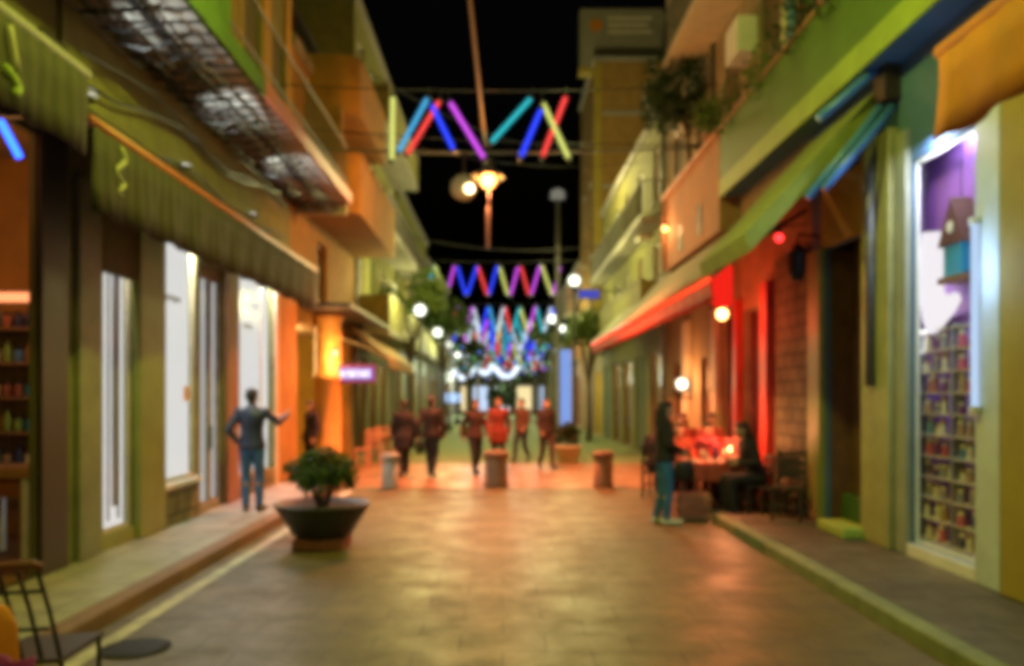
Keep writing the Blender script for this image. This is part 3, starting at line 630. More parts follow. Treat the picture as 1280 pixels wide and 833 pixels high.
# projecting sign: purple panel with washed-out white writing
sg = thing('shop_sign', 'purple lit shop sign with washed-out white writing on a bracket', 'sign', (-3.3,19.2,2.3))
x0, z1 = px(421,456,19.2); x1, z0 = px(469,479,19.2)
MB().box(x0,x1,19.2,19.3,z0,z1).build('box', M['plum'], sg, bevel=.01)
MB().box(x0+.05,x1-.05,19.192,19.198,z0+.08,z1-.08).build('panel', emit('purple_panel',(.45,.22,.85),.7), sg)
for i, (a, w_) in enumerate(((.09,.10),(.22,.07),(.31,.12),(.46,.08),(.57,.11),(.70,.07))): MB().box(x0+a,x0+a+w_-.02,19.184,19.190,z0+.13,z1-.13+.02*(i%2)).build('lettering', emit('white_letter_%d' % i,(1,.92,1),1.3), sg)
MB().cone((x0,19.25,z1-.05),(-W,19.25,z1-.05),.02,n=8).build('bracket', M['black'], sg)
# beige awnings down the street
awning('beige striped awning sloping steeply beyond the purple sign', -1, 21.9, 27.5, 2.75, 3.85, 1.35, .22, 'cloth_beige', 'cream', arms='cream')
awning('pale grey awning on the olive house beyond the beige awning', -1, 28.2, 33.0, 3.9, 4.7, .95, .2, 'cloth_grey', 'white', arms='white')

def facade(name, label, s, y0, y1, top, wm, floors, per, ground=3.4, shut='shutter', bal=None, lit=(), gm='wood', base_lit=None, winw=1.0, depth=7., frame='white'):
    """a plain house of the row: openings by storey, windows, shutters and balconies as parts"""
    holes = []; wins = []; step = (y1-y0)/per; fh = (top-ground-.3)/floors
    for f in range(floors):
        for i in range(per):
            yc = y0+step*(i+.5); z0 = ground+fh*f+fh*.28; z1 = ground+fh*f+fh*.86; holes.append((yc-winw/2,yc+winw/2,z0,z1)); wins.append((f,i,holes[-1]))
    gh = [(y0+step*i+.35, y0+step*(i+1)-.35, .02, ground-.7) for i in range(per)]
    t = block(name, label, s, y0, y1, top, wm, holes+gh, depth)
    for f, i, h_ in wins:
        if (f*per+i) % 3 == 1: shutter(t, s*W, s, *h_, m=shut)
        else: window(t, s*W, s, *h_, fr=frame, mull=1, sill='concrete')
    for i, h_ in enumerate(gh):
        if i in lit: window(t, s*W, s, *h_, fr='wood', mull=0, pane='glass', name='shop_window'); room(t, s, h_[0], h_[1], .02, h_[3], 1.6, 'cream'); lamp('shop_lamp', (s*(W+1.0),(h_[0]+h_[1])/2,h_[3]-.15), base_lit or (1,.75,.4), 45, .2, t)
        else: shutter(t, s*W, s, *h_, m=gm if gm in M else shut)
    if bal:
        for f in range(floors): balcony(t, s, y0+.5, y1-.5, ground+fh*f+.02, bal, solid=None if f % 2 else wm)
    return t
facade('olive_apartment_building', 'tall dark olive apartment block beyond the ochre house, with stacked balconies', -1, 24.4, 33.8, 13.3, 'olive', 3, 4, 3.6, 'shutter_g', .95, (0,1,2), 'shutter')
facade('green_apartment_building', 'lower greenish house after the tall olive block with lit shopfronts', -1, 33.8, 47.5, 10.2, 'pil_green', 2, 5, 3.6, 'shutter_g', .8, (0,2,3,4), 'shutter_g')
facade('brown_apartment_building', 'brown house near the far end on the ochre house side of the street', -1, 47.5, 63, 9.4, 'olive_d', 2, 5, 3.6, 'shutter', .8, (1,2,4), 'shutter')
facade('grey_apartment_building', 'grey house at the far end on the ochre house side of the street', -1, 63, 88, 8.6, 'concrete', 2, 6, 3.6, 'shutter', None, (0,1,3,5), 'shutter')
tt = thing('utility_box', 'pale square box fixed to the greenish house wall', 'box', (-4,37,6))
x_, z_ = px(550,348,37); MB().box(-4.28,-3.55,36.6,37.6,5.7,7.3).build('cabinet', M['cream'], tt, bevel=.02); MB().box(-4.0,-3.7,36.585,36.597,6.0,7.0).build('door', M['pewter'], tt)

# ---- the other side: mustard pier, blue shop, taverna
M['palewhite'] = mat('pale_blue_white_paint', (.50,.56,.62), .5, .15)  # bluish window light mixed into the white
yb = block('mustard_shop_building', 'mustard yellow shop building with an orange awning', 1, 1.0, 7.06, 10, 'yellow_w', [(1.8,6.4,.12,3.1)])
room(yb, 1, 1.8, 6.4, .1, 3.1, 2.0, 'cream', 'wood_l')
MB().box(W-.13,W-.002,6.45,7.04,.125,4.35).build('pier', M['yellow_w'], yb, bevel=.015)
awning('bright orange cloth awning on the mustard building', 1, 1.5, 5.06, 3.87, 4.9, 1.65, .50, 'cloth_orange', 'cloth_orange', arms='cream')
bl = block('blue_shop_building', 'blue grey shop building with a toy display window and lime doorway', 1, 7.06, 11.67, 12, 'bluegrey', [(7.50,8.80,.25,4.25),(9.85,11.15,.12,3.72),(8.2,9.2,6.4,8.6),(10.2,11.2,6.4,8.6)], th=.06)
w = window(bl, W, 1, 7.50, 8.80, .25, 4.25, 'white', .05, .05, 0, 'glass', name='shop_window')
MB().box(W-.06,W-.002,7.49,8.815,.125,.245).build('window_ledge', M['white'], bl)
MB().box(W-.10,W-.002,7.10,7.47,.125,4.3).build('pilaster', M['palewhite'], bl, bevel=.01)
MB().box(W-.07,W-.002,8.82,9.06,.125,4.6).build('pilaster', M['greygreen'], bl, bevel=.01)
MB().box(W-.12,W-.002,9.10,9.80,.125,4.7).build('pilaster', M['pier_khaki'], bl, bevel=.01)
MB().box(W-.09,W-.002,11.17,11.60,.125,3.75).build('pilaster', M['pil_green'], bl, bevel=.01)
MB().box(W-.06,W-.002,9.82,11.16,3.74,4.55).build('door_panel', M['yellow_w'], bl)
MB().box(W+.36,W+.44,9.4,11.6,.12,3.9).build('recess_wall', M['wood'], bl)
MB().box(W+.065,W+.50,11.17,11.25,.13,3.72).build('jamb', M['wood'], bl)
d = MB().box(W+.30,W+.355,9.95,11.05,.16,2.6).build('door', M['wood'], bl); MB().cone((W+.27,10.1,1.0),(W+.27,10.1,1.3),.02,n=8).build('handle', M['iron'], d)
MB().box(W+.20,W+.30,9.86,11.14,.122,.50).build('base', M['balc_green'], bl)
MB().box(W-.35,W-.01,9.75,10.55,.125,.25).build('step', M['balc_lime'], bl, bevel=.02)
MB().cone((W-.16,9.45,1.9),(W-.16,9.45,5.0),.06,n=12).build('downpipe', M['iron'], bl, smooth=True)
for y0, y1 in ((8.2,9.2),(10.2,11.2)): shutter(bl, W, 1, y0, y1, 6.4, 8.6, 'shutter_g')
room(bl, 1, 7.50, 8.80, .1, 4.3, .45, 'purple_w', 'white', th=.06)
MB().box(W+.26,W+.30,7.2,9.10,2.60,4.40).build('backdrop_board', M['purple_w'], bl)
lamp('tube_light', (W-.32,7.5,2.9), (.38,.60,1.0), 26, .25, parent=bl)  # added blue light beside the tube, for pilaster, soffit and arms
lamp('window_spot', (W+.15,8.15,4.40), (.80,.84,1.0), 70, parent=bl, kind='AREA', aim=(W+.17,8.2,2.0), size=(1.2,.12))
lamp('window_spot', (W+.10,9.0,2.0), (.85,.88,1.0), 26, parent=bl, kind='AREA', aim=(W+.14,7.6,1.6), size=(.12,2.6))
# balcony of the blue shop
XB = 3.95
Bq = MB().box(XB,W-.002,7.1,15.15,5.38,5.52).build('balcony', M['bluegrey'], bl)  # slab shares the wall colour with blue light put in
MB().box(XB-.04,XB-.002,7.1,15.15,5.36,5.66).build('fascia', M['balc_lime'], Bq); MB().box(XB-.03,XB+.04,7.1,15.15,5.662,6.55).build('parapet', M['balc_green'], Bq)
MB().box(XB-.07,XB+.08,7.1,15.15,6.552,6.61).build('handrail', M['salmon'], Bq); MB().box(XB,W-.01,15.152,15.2,5.36,6.0).build('end_panel', M['wood_l'], Bq)
# retracted side awning with arms coloured blue for the shop light
aw = thing('awning', 'lime cloth awning on blue folding arms beside the lime doorway', 'awning', (W,9.4,5.0))
yn = 9.35
MB().prism([(4.24,5.27),(4.24,5.02),(2.76,3.40),(2.70,3.60)], yn, yn+2.2, 'Y').build('canopy', M['cloth_lime'], aw)
for pts in ([(4.28,yn-.06,5.52),(3.95,yn-.1,5.24),(3.50,yn-.06,4.86)],[(4.28,yn-.08,5.12),(3.9,yn-.12,4.62),(3.36,yn-.08,3.98)],[(4.26,yn-.2,4.95),(3.9,yn-.24,4.52),(3.5,yn-.2,4.05)]):
    MB().tube(pts, .05, 8).build('arm', M['bluemetal'], aw, smooth=True)
MB().box(4.12,4.29,yn-.3,yn-.02,5.0,5.45).build('bracket', M['dark'], aw)
# things in the display window
bh = thing('birdhouse', 'teal birdhouse lantern with a dark red pointed roof in the display window', 'birdhouse', (W+.32,8.05,2.9))
yc, xc = 8.14, W+.15
MB().box(xc-.09,xc+.09,yc-.16,yc+.16,2.96,3.26).build('house', M['teal'], bh)
MB().prism([(yc-.24,3.262),(yc+.24,3.262),(yc,3.72)], xc-.11, xc+.105, 'X').build('roof', M['roofbrown'], bh)
MB().cone((xc-.12,yc,3.43),(xc-.111,yc,3.43),.055,n=14).build('hole', M['ivory'], bh)
MB().box(xc-.10,xc+.105,yc-.26,yc+.26,2.90,2.958).build('base', M['wood'], bh); MB().cone((xc,yc,3.72),(xc,yc,4.3),.008,n=6).build('cord', M['black'], bh)
M['glowpaper'] = emit('lit_paper', (1,.95,1.0), .85)
sw = thing('sculpture_lamp', 'glowing white swan-like lamp sculpture beside the birdhouse', 'lamp', (W+.3,8.6,2.5))
pts = [(8.78,3.50),(8.86,2.95),(8.77,2.6),(8.66,2.42),(8.5,2.44),(8.22,2.60),(8.08,2.72),(8.14,2.80),(8.32,2.78),(8.40,2.84),(8.40,3.44)]
MB().prism(pts, W+.07, W+.13, 'X').build('sheet', M['glowpaper'], sw, bevel=.02)
pp = thing('panel', 'salmon pink paper panel in the display window corner', 'panel', (W+.2,7.72,3.2))
MB().box(W+.10,W+.13,7.54,7.74,3.3,4.1).build('sheet', mat('salmon_paper',(.8,.30,.14),.6,.1), pp); MB().box(W+.095,W+.135,7.53,7.75,3.27,3.298).build('edge_strip', M['dark'], pp)  # orange light put into the pink panel colour
tb = thing('white_tube_lamp', 'tall white glowing tube at the edge of the display window', 'lamp', (W-.14,7.40,1.7))
MB().cone((W-.14,7.40,1.7),(W-.14,7.40,3.3),.03,n=12).build('tube', emit('cool_tube',(.55,.74,1.0),.8), tb, smooth=True)  # tube added for the blue-white glow on the pilaster
for z in (1.64,3.30): MB().cone((W-.14,7.40,z),(W-.14,7.40,z+.06),.045,n=12).build('end_cap', M['white'], tb); MB().box(W-.14,W-.10,7.39,7.41,z+.01,z+.05).build('clip', M['white'], tb)
sh = thing('display_stand', 'glass display stand of many narrow shelves behind the blue shop window', 'shelves', (W+.4,8.2,.3))
for y in (7.56,8.2,8.95): MB().box(W+.08,W+.22,y-.012,y+.012,.26,2.5).build('upright', M['pewter'], sh)
SZ = [.32+.215*i for i in range(11)]
for z in SZ: MB().box(W+.08,W+.22,7.56,8.96,z-.012,z).build('shelf', M['ivory'], sh)
rs = random.Random(9); figs = {}
for zi, z in enumerate(SZ[:-1]):
    for i in range(8):
        col = ('ivory','ivory','ivory','tan','tan','pewter','pewter','sky','plum','rose','brick','navy')[rs.randrange(12)]
        if zi in (8,9) and i < 4: col = 'rose' if i % 2 else 'brick'
        p = (W+.14+rs.uniform(-.02,.02), 7.63+i*.15+(0.05 if i > 3 else 0)+rs.uniform(-.025,.025), z+.0005); zs = rs.uniform(.62,1.12); nm = WORDS.get(col, 'grey')
        L = '%s figurine on the %s display shelf in the blue shop window' % (nm, ('lowest','second lowest','third lowest','fourth lowest','lower middle','upper middle','fourth highest','third highest','second highest','highest')[zi])
        G_ = '%s figurines, display shelf %s' % (nm, zi)
        if col not in figs:
            f_ = thing('figurine', L, 'figurine', (0,0,0), G_); MB().lathe([(.042,0),(.044,.02),(.030,.06),(.040,.10),(.020,.125)], n=10).build('torso', M[col], f_, smooth=True)
            MB().ball((0,0,.150), .034, n=10).build('head', M['ivory' if col != 'ivory' else 'tan'], f_, smooth=True); f_.location = p; f_.scale = (1,1,zs); figs[col] = f_
        else: q = dup(figs[col], p, 0, L, G_); w_ = rs.uniform(.8,1.15); q.scale = (w_,w_,zs)

# ---- taverna
tv = block('taverna_building', 'taverna house with red posts and salmon walls behind the dining table', 1, 11.67, 22, 12.5, 'khaki',
           [(13.7,14.95,.0,3.3),(15.25,16.5,.0,3.3),(17.2,18.2,.0,2.6),(20.2,21.2,.6,2.6),(13.0,14.0,6.2,8.4),(15.2,16.2,6.2,8.4),(17.6,18.6,6.2,8.4),(20,21,6.2,8.4),(13.0,14.0,9.3,11.3),(15.2,16.2,9.3,11.3),(17.6,18.6,9.3,11.3)])
room(tv, 1, 13.7, 16.5, 0, 3.3, 2.4, 'salmon', 'wood')
MB().box(W-.05,W-.002,11.69,13.1,.0,3.9).build('stone_facing', M['stone'], tv)
MB().box(W-.16,W-.002,13.2,13.55,.0,3.6).build('door_post', M['red_w'], tv, bevel=.01); MB().box(W-.14,W-.002,15.0,15.2,.0,3.5).build('door_post', M['red_w'], tv, bevel=.01)
MB().box(W-.10,W-.002,16.6,16.95,.0,3.5).build('pilaster', M['cream'], tv, bevel=.01); MB().box(W-.10,W-.002,19.2,19.7,.0,3.5).build('pilaster', M['cream'], tv, bevel=.01)
for y0, y1 in ((13.75,14.1),(14.55,14.9),(15.3,15.6),(16.1,16.45)):
    c = MB(); n = 14; pts = [(W+.12+.03*math.sin(i*1.6), y0+(y1-y0)*i/n) for i in range(n+1)]
    c.add([(x,y,z) for z in (.1,3.25) for x, y in pts], [(i,i+1,n+2+i,n+1+i) for i in range(n)]); q = c.build('curtain', M['maroon'], tv, smooth=True); q.modifiers.new('cloth','SOLIDIFY').thickness = .02
d = MB().box(W+.1,W+.16,17.22,18.18,.02,2.58).build('door', M['wood'], tv); MB().ball((W+.08,17.35,1.05),.035).build('handle', M['iron'], d)
window(tv, W, 1, 20.2, 21.2, .6, 2.6, 'wood', .16, .07, 1, sill='concrete')
for y0, y1, z0, z1 in ((13.0,14.0,6.2,8.4),(15.2,16.2,6.2,8.4),(17.6,18.6,6.2,8.4),(20,21,6.2,8.4),(13.0,14.0,9.3,11.3),(15.2,16.2,9.3,11.3),(17.6,18.6,9.3,11.3)): shutter(tv, W, 1, y0, y1, z0, z1)
for z in (5.9,8.95): pass
bay = MB().box(XB,W-.002,15.3,20.5,4.80,6.53).build('bay', M['salmon'], tv); MB().box(XB-.08,W-.002,15.3,20.58,6.532,6.62).build('coping', mat('salmon_edge',(.55,.26,.16),.6,.15), bay)
for y in (16.8,18.6): MB().box(XB-.015,XB-.002,y-.16,y+.16,5.0,5.6).build('vent_slot', M['dark'], bay)
MB().cone((XB-.05,20.3,4.85),(XB-.05,20.3,6.5),.045,n=10).build('downpipe', M['salmon'], bay, smooth=True)
balcony(tv, 1, 13, 18.8, 8.9, .8, 'iron', 'cream'); balcony(tv, 1, 8.2-8.2+7.6, 11.5, 9.3, .6, 'iron', 'cream')
RA = awning('long red lit awning with grey striped top over the dining tables', 1, 11.6, 27.0, 3.48, 4.95, 1.4, .34, 'cloth_grey', 'pinkbar', vcloth='cloth_red', arms='black')
MB().tube([(W-1.4-.05,11.6+i*.77,3.40-.015*(i%2)) for i in range(21)], .035, 8).build('light_rope', emit('red_rope',(1,.07,.02),1.5), RA, smooth=True)
lt = thing('lantern', 'red cylinder lantern with a glowing bulb under the red awning', 'lantern', (3.53,13.5,2.7))
MB().lathe([(.05,3.95),(.17,3.85),(.17,3.30),(.13,3.22)], (3.53,13.5,0), 18).build('shade', emit('red_lantern_shade',(1,.02,.01),.8), lt, smooth=True)
MB().ball((3.53,13.5,3.10), .085).build('bulb', emit('lantern_bulb',(1,.42,.12),14), lt, smooth=True); MB().cone((3.53,13.5,3.95),(3.53,13.5,4.25),.012,n=6).build('cord', M['black'], lt)
lamp('lantern_light', (3.53,13.3,2.9), (1,.07,.02), 34, .15, lt)
lamp('lantern_glow', (3.3,14.6,3.3), (1,.09,.03), 45, .15, lt)  # added red light without a fixture, brightens the valance
gl = thing('globe_lamp', 'white globe lamp on the salmon taverna wall', 'lamp', (4.2,19.45,2))
MB().ball((4.05,18.95,2.05), .13).build('globe', emit('globe_white',(1,.86,.6),3), gl, smooth=True); MB().tube([(W,18.95,1.75),(4.05,18.95,1.72),(4.05,18.95,1.9)], .02, 8).build('arm', M['black'], gl)
lamp('globe_light', (3.8,18.7,2.1), (1,.38,.12), 75, .15, gl)
lamp('taverna_room_lamp', (5.6,15.1,3.0), (1,.27,.07), 110, .2, tv)
rb = thing('red_bulb', 'tiny red bulb at the corner under the lime awning', 'lamp', (3.9,11.7,3.9))
MB().ball((3.87,11.75,4.0), .06, n=10).build('bulb', emit('red_bulb_glow',(1,.03,.03),4), rb, smooth=True); MB().cone((3.87,11.75,4.05),(3.87,11.75,4.15),.03,n=8).build('socket', M['black'], rb); MB().cone((3.87,11.75,4.15),(W,11.75,4.2),.012,n=6).build('arm', M['black'], rb)
wl = thing('wall_lamp', 'dark unlit lantern on the wall above the lime door pier', 'lamp', (4.1,11.4,3.6))
MB().lathe([(.07,3.35),(.11,3.45),(.13,3.72),(.15,3.74),(.03,3.86)], (4.0,11.4,0), 10).build('lantern_body', M['black'], wl); MB().tube([(W,11.4,3.95),(4.0,11.4,3.98),(4.0,11.4,3.85)], .018, 6).build('arm', M['black'], wl)
bx = thing('facade_lamp', 'small amber lamp glowing on the salmon bay of the taverna', 'lamp', (XB,19.9,5.8))
MB().ball((XB-.10,19.9,5.74), .06, n=10).build('bulb', emit('amber_bulb',(1,.5,.12),8), bx, smooth=True); MB().box(XB-.12,XB-.002,19.83,19.97,5.80,5.86).build('mount', M['black'], bx)
lamp('facade_light', (XB-.28,19.85,5.7), (1,.45,.15), 25, .08, bx)

facade('mustard_house', 'yellow green house with a straight eaves line beyond the taverna', 1, 22, 36, 9.4, 'olive', 2, 5, 3.7, 'shutter', .6, (0,2,3), 'shutter_g')
rt = block('tower_block', 'tall plain olive brown block carrying the rooftop sign', 1, 39, 46, 17.3, 'ochre', [(40,41.2,5,6.6),(43,44.2,5,6.6),(40,41.2,8.5,10.1),(43,44.2,8.5,10.1),(40,41.2,12,13.6),(43,44.2,12,13.6)], depth=5)
for z in (5,8.5,12):
    for y in (40,43): window(rt, W, 1, y, y+1.2, z, z+1.6, 'wood', .16, .08, 1, sill='concrete')
for z in (4.6,8.0,11.4,14.8): MB().box(W-.04,W+5.2,38.94,38.998,z,z+.16).build('string_course', M['concrete'], rt)
MB().box(W-.05,W+.3,38.90,38.997,0,17.2).build('corner_pilaster', M['yellow_w'], rt)
bs = thing('rooftop_sign', 'white rooftop advertising box with a yellow emblem and a red line', 'sign', (6,40,17.6))
x0, z1 = px(725,12,40); x1, z0 = px(829,85,40)
MB().box(x0,x1,39.9,40.6,z0,z1).build('box', M['billboard'], bs, bevel=.03)
MB().box(x0-.03,x1+.03,39.86,40.64,z0-.25,z0-.003).build('frame', M['yellow_w'], bs)
MB().cone((x0+.75,39.88,z1-.8),(x0+.75,39.895,z1-.8),.34,n=6).build('emblem', M['amber'], bs)
for i in range(3): MB().box(x0+1.3,x1-.55-.2*(i%2),39.885,39.895,z1-.55-.32*i,z1-.40-.32*i).build('lettering', M['ivory'], bs)
MB().box(x0+.5,x0+2.0,39.885,39.895,z0+.12,z0+.34).build('red_line', M['rose'], bs)
for x in (x0+.4,x1-.4): MB().box(x-.06,x+.06,40.2,40.32,17.3,z0-.252).build('post', M['iron'], bs)
facade('pale_house', 'pale pink house behind the tall grey lamp post', 1, 46, 62, 9.0, 'salmon', 2, 5, 3.6, 'shutter', .8, (0,1,3), 'shutter')
facade('far_olive_house', 'last olive house of the row on the taverna side', 1, 62, 88, 8.2, 'olive', 2, 6, 3.6, 'shutter_g', None, (0,2,3,5), 'shutter_g')
gap = block('low_yellow_house', 'low yellow shop between the yellow green house and the tall block', 1, 36, 39, 5.0, 'yellow_w', [(36.5,38.5,.02,2.8)], depth=5)
room(gap, 1, 36.5, 38.5, .02, 2.8, 1.4, 'cream'); lamp('shop_lamp', (5.2,37.5,2.6), (1,.8,.4), 50, .2, gap)
fh = thing('far_arcade', 'wide low lit arcade closing the far end of the street', 'building', (0,92,0))
MB().box(-12,12,92,98,0,6.5).build('wall', M['olive'], fh)
for i in range(7):
    x = -7.2+i*2.4; o_ = MB().wall(0,.12,0,1.8,0,2.9,[(.12,1.68,.1,2.7)])
    o_.v = [(x-.9+v[1],91.86+v[0],.02+v[2]) for v in o_.v]; o_ = o_.build('window', M['white'], fh); MB().box(x-.8,x+.8,91.93,91.96,.1,2.75).build('pane', emit('lit_pane_%d' % i, ((.9,.95,1),(1,.8,.4),(.6,.75,1))[i%3], .9), o_)
SB = [emit('white_bulb',(.9,.95,1),.8), emit('green_bulb',(.3,1,.35),.7), emit('bluish_bulb',(.12,.25,1),1.2)]
# ---- street lamps, cables and strings of light tubes
def cable(label, p, q, sag, r=.012, group=None, m='black'):
    p = Vector(p); q = Vector(q)
    o = MB().tube([p.lerp(q, i/16)-Vector((0,0,sag*4*(i/16)*(1-i/16))) for i in range(17)], r, 6).build('cable', M[m], None, smooth=True)
    return tag(o, label, 'cable', group)
def pendant(label, x, y, z, bulb, col, power, cone, ccol=None, r=.16, group='hanging street lamps on cables'):
    t = thing('street_lamp', label, 'street lamp', (x,y,z), group)
    MB().lathe([(.06,.42),(.10,.36),(.12,.2),(.34,.05),(.36,.0),(.33,.0),(.10,.16)], (x,y,z), 20).build('shade', M['iron'], t, smooth=True)
    MB().ball((x,y,z-.06), r).build('bulb', bulb, t, smooth=True); MB().cone((x,y,z+.42),(x,y,z+.75),.02,n=8).build('hanger', M['black'], t)
    lamp('street_light', (x,y,z-.28), col, power, .12, t); lamp('street_cone', (x,y,z-.26), ccol or col, cone, .12, t, kind='SPOT', spot=2.3, aim=(x,y,0))
    return t
SOD = emit('sodium_bulb', (1,.30,.06), 14)
xs, zs = px(610,226,18)
p1 = pendant('glowing orange street lamp hung over the middle of the crossing', xs, 18, zs+.06, SOD, (1,.40,.09), 480, 4900, (1,.24,.10))
xk, zk = px(580,236,17.4)
dk = thing('street_lamp', 'cream round street lamp drum hung beside the glowing orange lamp', 'street lamp', (xk,17.4,zk))
MB().cone((xk,17.3,zk),(xk,17.52,zk+.02),.27,.20,24).build('drum', M['cream'], dk, smooth=True); MB().ball((xk+.12,17.27,zk-.03),.10).build('bulb', emit('cream_bulb',(1,.72,.35),7), dk, smooth=True); MB().cone((xk,17.4,zk+.25),(xk,17.4,zk+.75),.02,n=8).build('hanger', M['black'], dk)
MB().cone((xs,18,zs-.55),(xs,18,zs-1.45),.035,n=8).build('drop_rod', M['iron'], p1); MB().cone((xs+.05,18,zs+.1),(xs,18,zs-.55),.008,n=6).build('wire', M['black'], p1)
cable('thick span cable carrying the orange lamp from house to house', (-W,18,zs+.68), (W,18,zs+.72), .10, .028, m='iron')
cable('thin sagging wire behind the orange lamp', (-W,17.4,zs+.95), (W,17.4,zs+.6), .12, .014)
YG = emit('yellow_green_bulb', (1,.86,.30), 40)
pendant('yellowish street lamp hanging over the street near the mustard building', -.45, -1.5, 7.6, YG, (.82,.86,.10), 300, 200)  # added out of view for yellow-green light on the near street
pendant('yellowish street lamp hanging over the street above the bowl planter', -.5, 7.2, 7.3, YG, (.80,.86,.09), 760, 120)  # added above the view as fill for near facades and paving
cable('long brown feeder cable running overhead along the street', (-.62,1.0,8.2), (xs-.05,17.95,zs+.74), .18, .026, m='wood_l')
TC = {'blue':((.03,.06,1.0),1.15),'red':((1,.07,.06),.95),'purple':((.75,.10,.95),.85),'teal':((.04,.55,.62),.8),'white':((.75,.85,1.0),.8),'yellow green':((.80,.85,.20),.8),'cyan':((.08,.45,.80),.8)}
TM = {k: emit('tube_'+k.replace(' ','_'), c, s*1.05) for k, (c, s) in TC.items()}
def tube_thing(c, p, q, r, label, group):
    p = Vector(p); q = Vector(q); t = thing('light_tube', label, 'light tube', p, group); d = (q-p).normalized()
    MB().cone(p, q, r, n=12).build('glow_tube', TM[c], t, smooth=True)
    MB().cone(p-d*.07, p, r*1.05, n=10).build('end_cap', M['black'], t); MB().cone(q, q+d*.07, r*1.05, n=10).build('end_cap', M['black'], t)
    MB().cone(p-d*.07, p-d*.07+Vector((0,0,.18)), .008, n=5).build('hook', M['black'], t)
    return t
R1 = 16.0
row1 = (('yellow green',491,122,490,200,'hanging straight down at the end of the first row'),('cyan',534,124,498,190,'leaning towards the ochre house in the first row'),('red',549,127,509,193,'crossing behind the cyan one in the first row'),
        ('blue',540,132,567,187,'leaning away from the ochre house in the first row'),('purple',563,129,605,198,'longest of the first row, above the glowing orange lamp'),('teal',663,124,614,178,'leaning low beside the feeder cable in the first row'),
        ('blue',676,138,651,196,'steeply tilted between teal and red ones in the first row'),('yellow green',679,130,711,198,'leaning out towards the taverna in the first row'),('red',707,122,678,196,'last of the first row, on the taverna side'))
for k, (c, xa, ya, xb, yb_, L) in enumerate(row1):
    yy = R1+.10*(k % 3); a = px(xa,ya,yy); b = px(xb,yb_,yy)
    tube_thing(c, (a[0],yy,a[1]), (b[0],yy,b[1]), .046, '%s light tube %s' % (c, L), 'light tubes of the first row')
cable('span cable holding the first row of light tubes', (-W,R1+.1,7.75), (W,R1+.1,7.75), .12, .012)
rr = random.Random(12)
for n, (Y, z, x0, x1, N, wd) in enumerate(((34,7.0,-2.95,2.2,13,'second'),(46,6.6,-2.7,2.9,14,'third'),(53,6.5,-2.9,2.9,14,'fourth'),(60,6.3,-2.9,3.1,15,'fifth'),(67,5.9,-3.0,3.2,15,'sixth'),(74,5.3,-3.2,3.4,16,'seventh'))):
    for i in range(N):
        c = ('teal','yellow green','purple','blue','blue','red','blue','yellow green','purple','red','purple','yellow green','purple')[i] if n == 0 else ('blue','cyan','white','teal','blue','yellow green','purple','cyan','red','white')[rr.randrange(10)]
        xc = x0+(x1-x0)*i/(N-1); ln = rr.uniform(.38,.52)*(1 if i % 2 else -1)*.8; h_ = 1.12 if n == 0 else 1.35
        yy = Y+rr.uniform(-.3,.3)
        tube_thing(c, (xc-ln/2,yy,z), (xc+ln/2,yy,z-h_), (.052 if n == 0 else .07), '%s light tube in the %s row of tubes over the street' % (c, wd), '%s light tubes, %s row' % (c, wd))
    cable('span cable holding the %s row of light tubes' % wd, (-W,Y,z+.3), (W,Y,z+.3), .12, .012)
# globe lamp posts
GW = emit('globe_glow', (.95,1,.80), 2.2)
def globe_post(label, x, y, z, lit=GW, power=60, col=(1,.92,.6), arm=0):
    t = thing('lamp_post', label, 'lamp post', (x,y,0))
    MB().lathe([(.14,0),(.14,.3),(.06,.4),(.045,z-.25)], (x,y,0), 12).build('pole', M['black'], t, smooth=True)
    MB().ball((x,y,z), .18).build('globe', lit, t, smooth=True); MB().lathe([(.05,z-.3),(.14,z-.22),(.14,z-.18)], (x,y,0), 12).build('collar', M['black'], t)
    if power: lamp('globe_light', (x,y,z+.62), col, power, .5, t); 
    return t
for xp, yp, Y, L in ((525,388,26,'white globe lamp post near the olive block, largest of its side'),(547,416,33,'globe lamp post second along the olive block side'),(561,431,42,'globe lamp post third along the olive block side'),(572,444,52,'smallest globe lamp post on the olive block side'),
                     (718,351,26.5,'bright globe lamp post beside the tall grey mast'),(691,399,34,'globe lamp post second along the yellow green house side'),(703,411,44,'globe lamp post beside the far tower block'),(676,426,54,'smallest globe lamp post on the tower block side')):
    x, z = px(xp,yp,Y); globe_post(L, x, Y, z, power=320 if Y < 36 else 320, col=(.98,.92,.32))
globe_post('globe lamp post standing behind the viewer by the corner shop', -2.4, -3.2, 4.2, power=110, col=(.88,.82,.15))  # added out of view to light the soffit and near street
globe_post('globe lamp post standing behind the viewer by the mustard shop', 2.5, -2.2, 4.2, power=110, col=(.90,.82,.12))  # second post added out of view for the same fill
x, z = px(697,250,30)
mp = thing('lamp_mast', 'tall grey lamp mast with a small pale head', 'lamp post', (x,30,0))
MB().lathe([(.16,0),(.16,.5),(.10,.6),(.07,z)], (x,30,0), 12).build('pole', M['iron'], mp, smooth=True); MB().lathe([(.07,z),(.26,z+.05),(.24,z+.3),(.05,z+.4)], (x,30,0), 12).build('lamp_head', emit('mast_head',(1,.95,.75),.16), mp, smooth=True); lamp('mast_light', (x,30,z+.75), (1,.85,.35), 900, .3, mp)  # strong light added above the mast head to brighten tower and houses
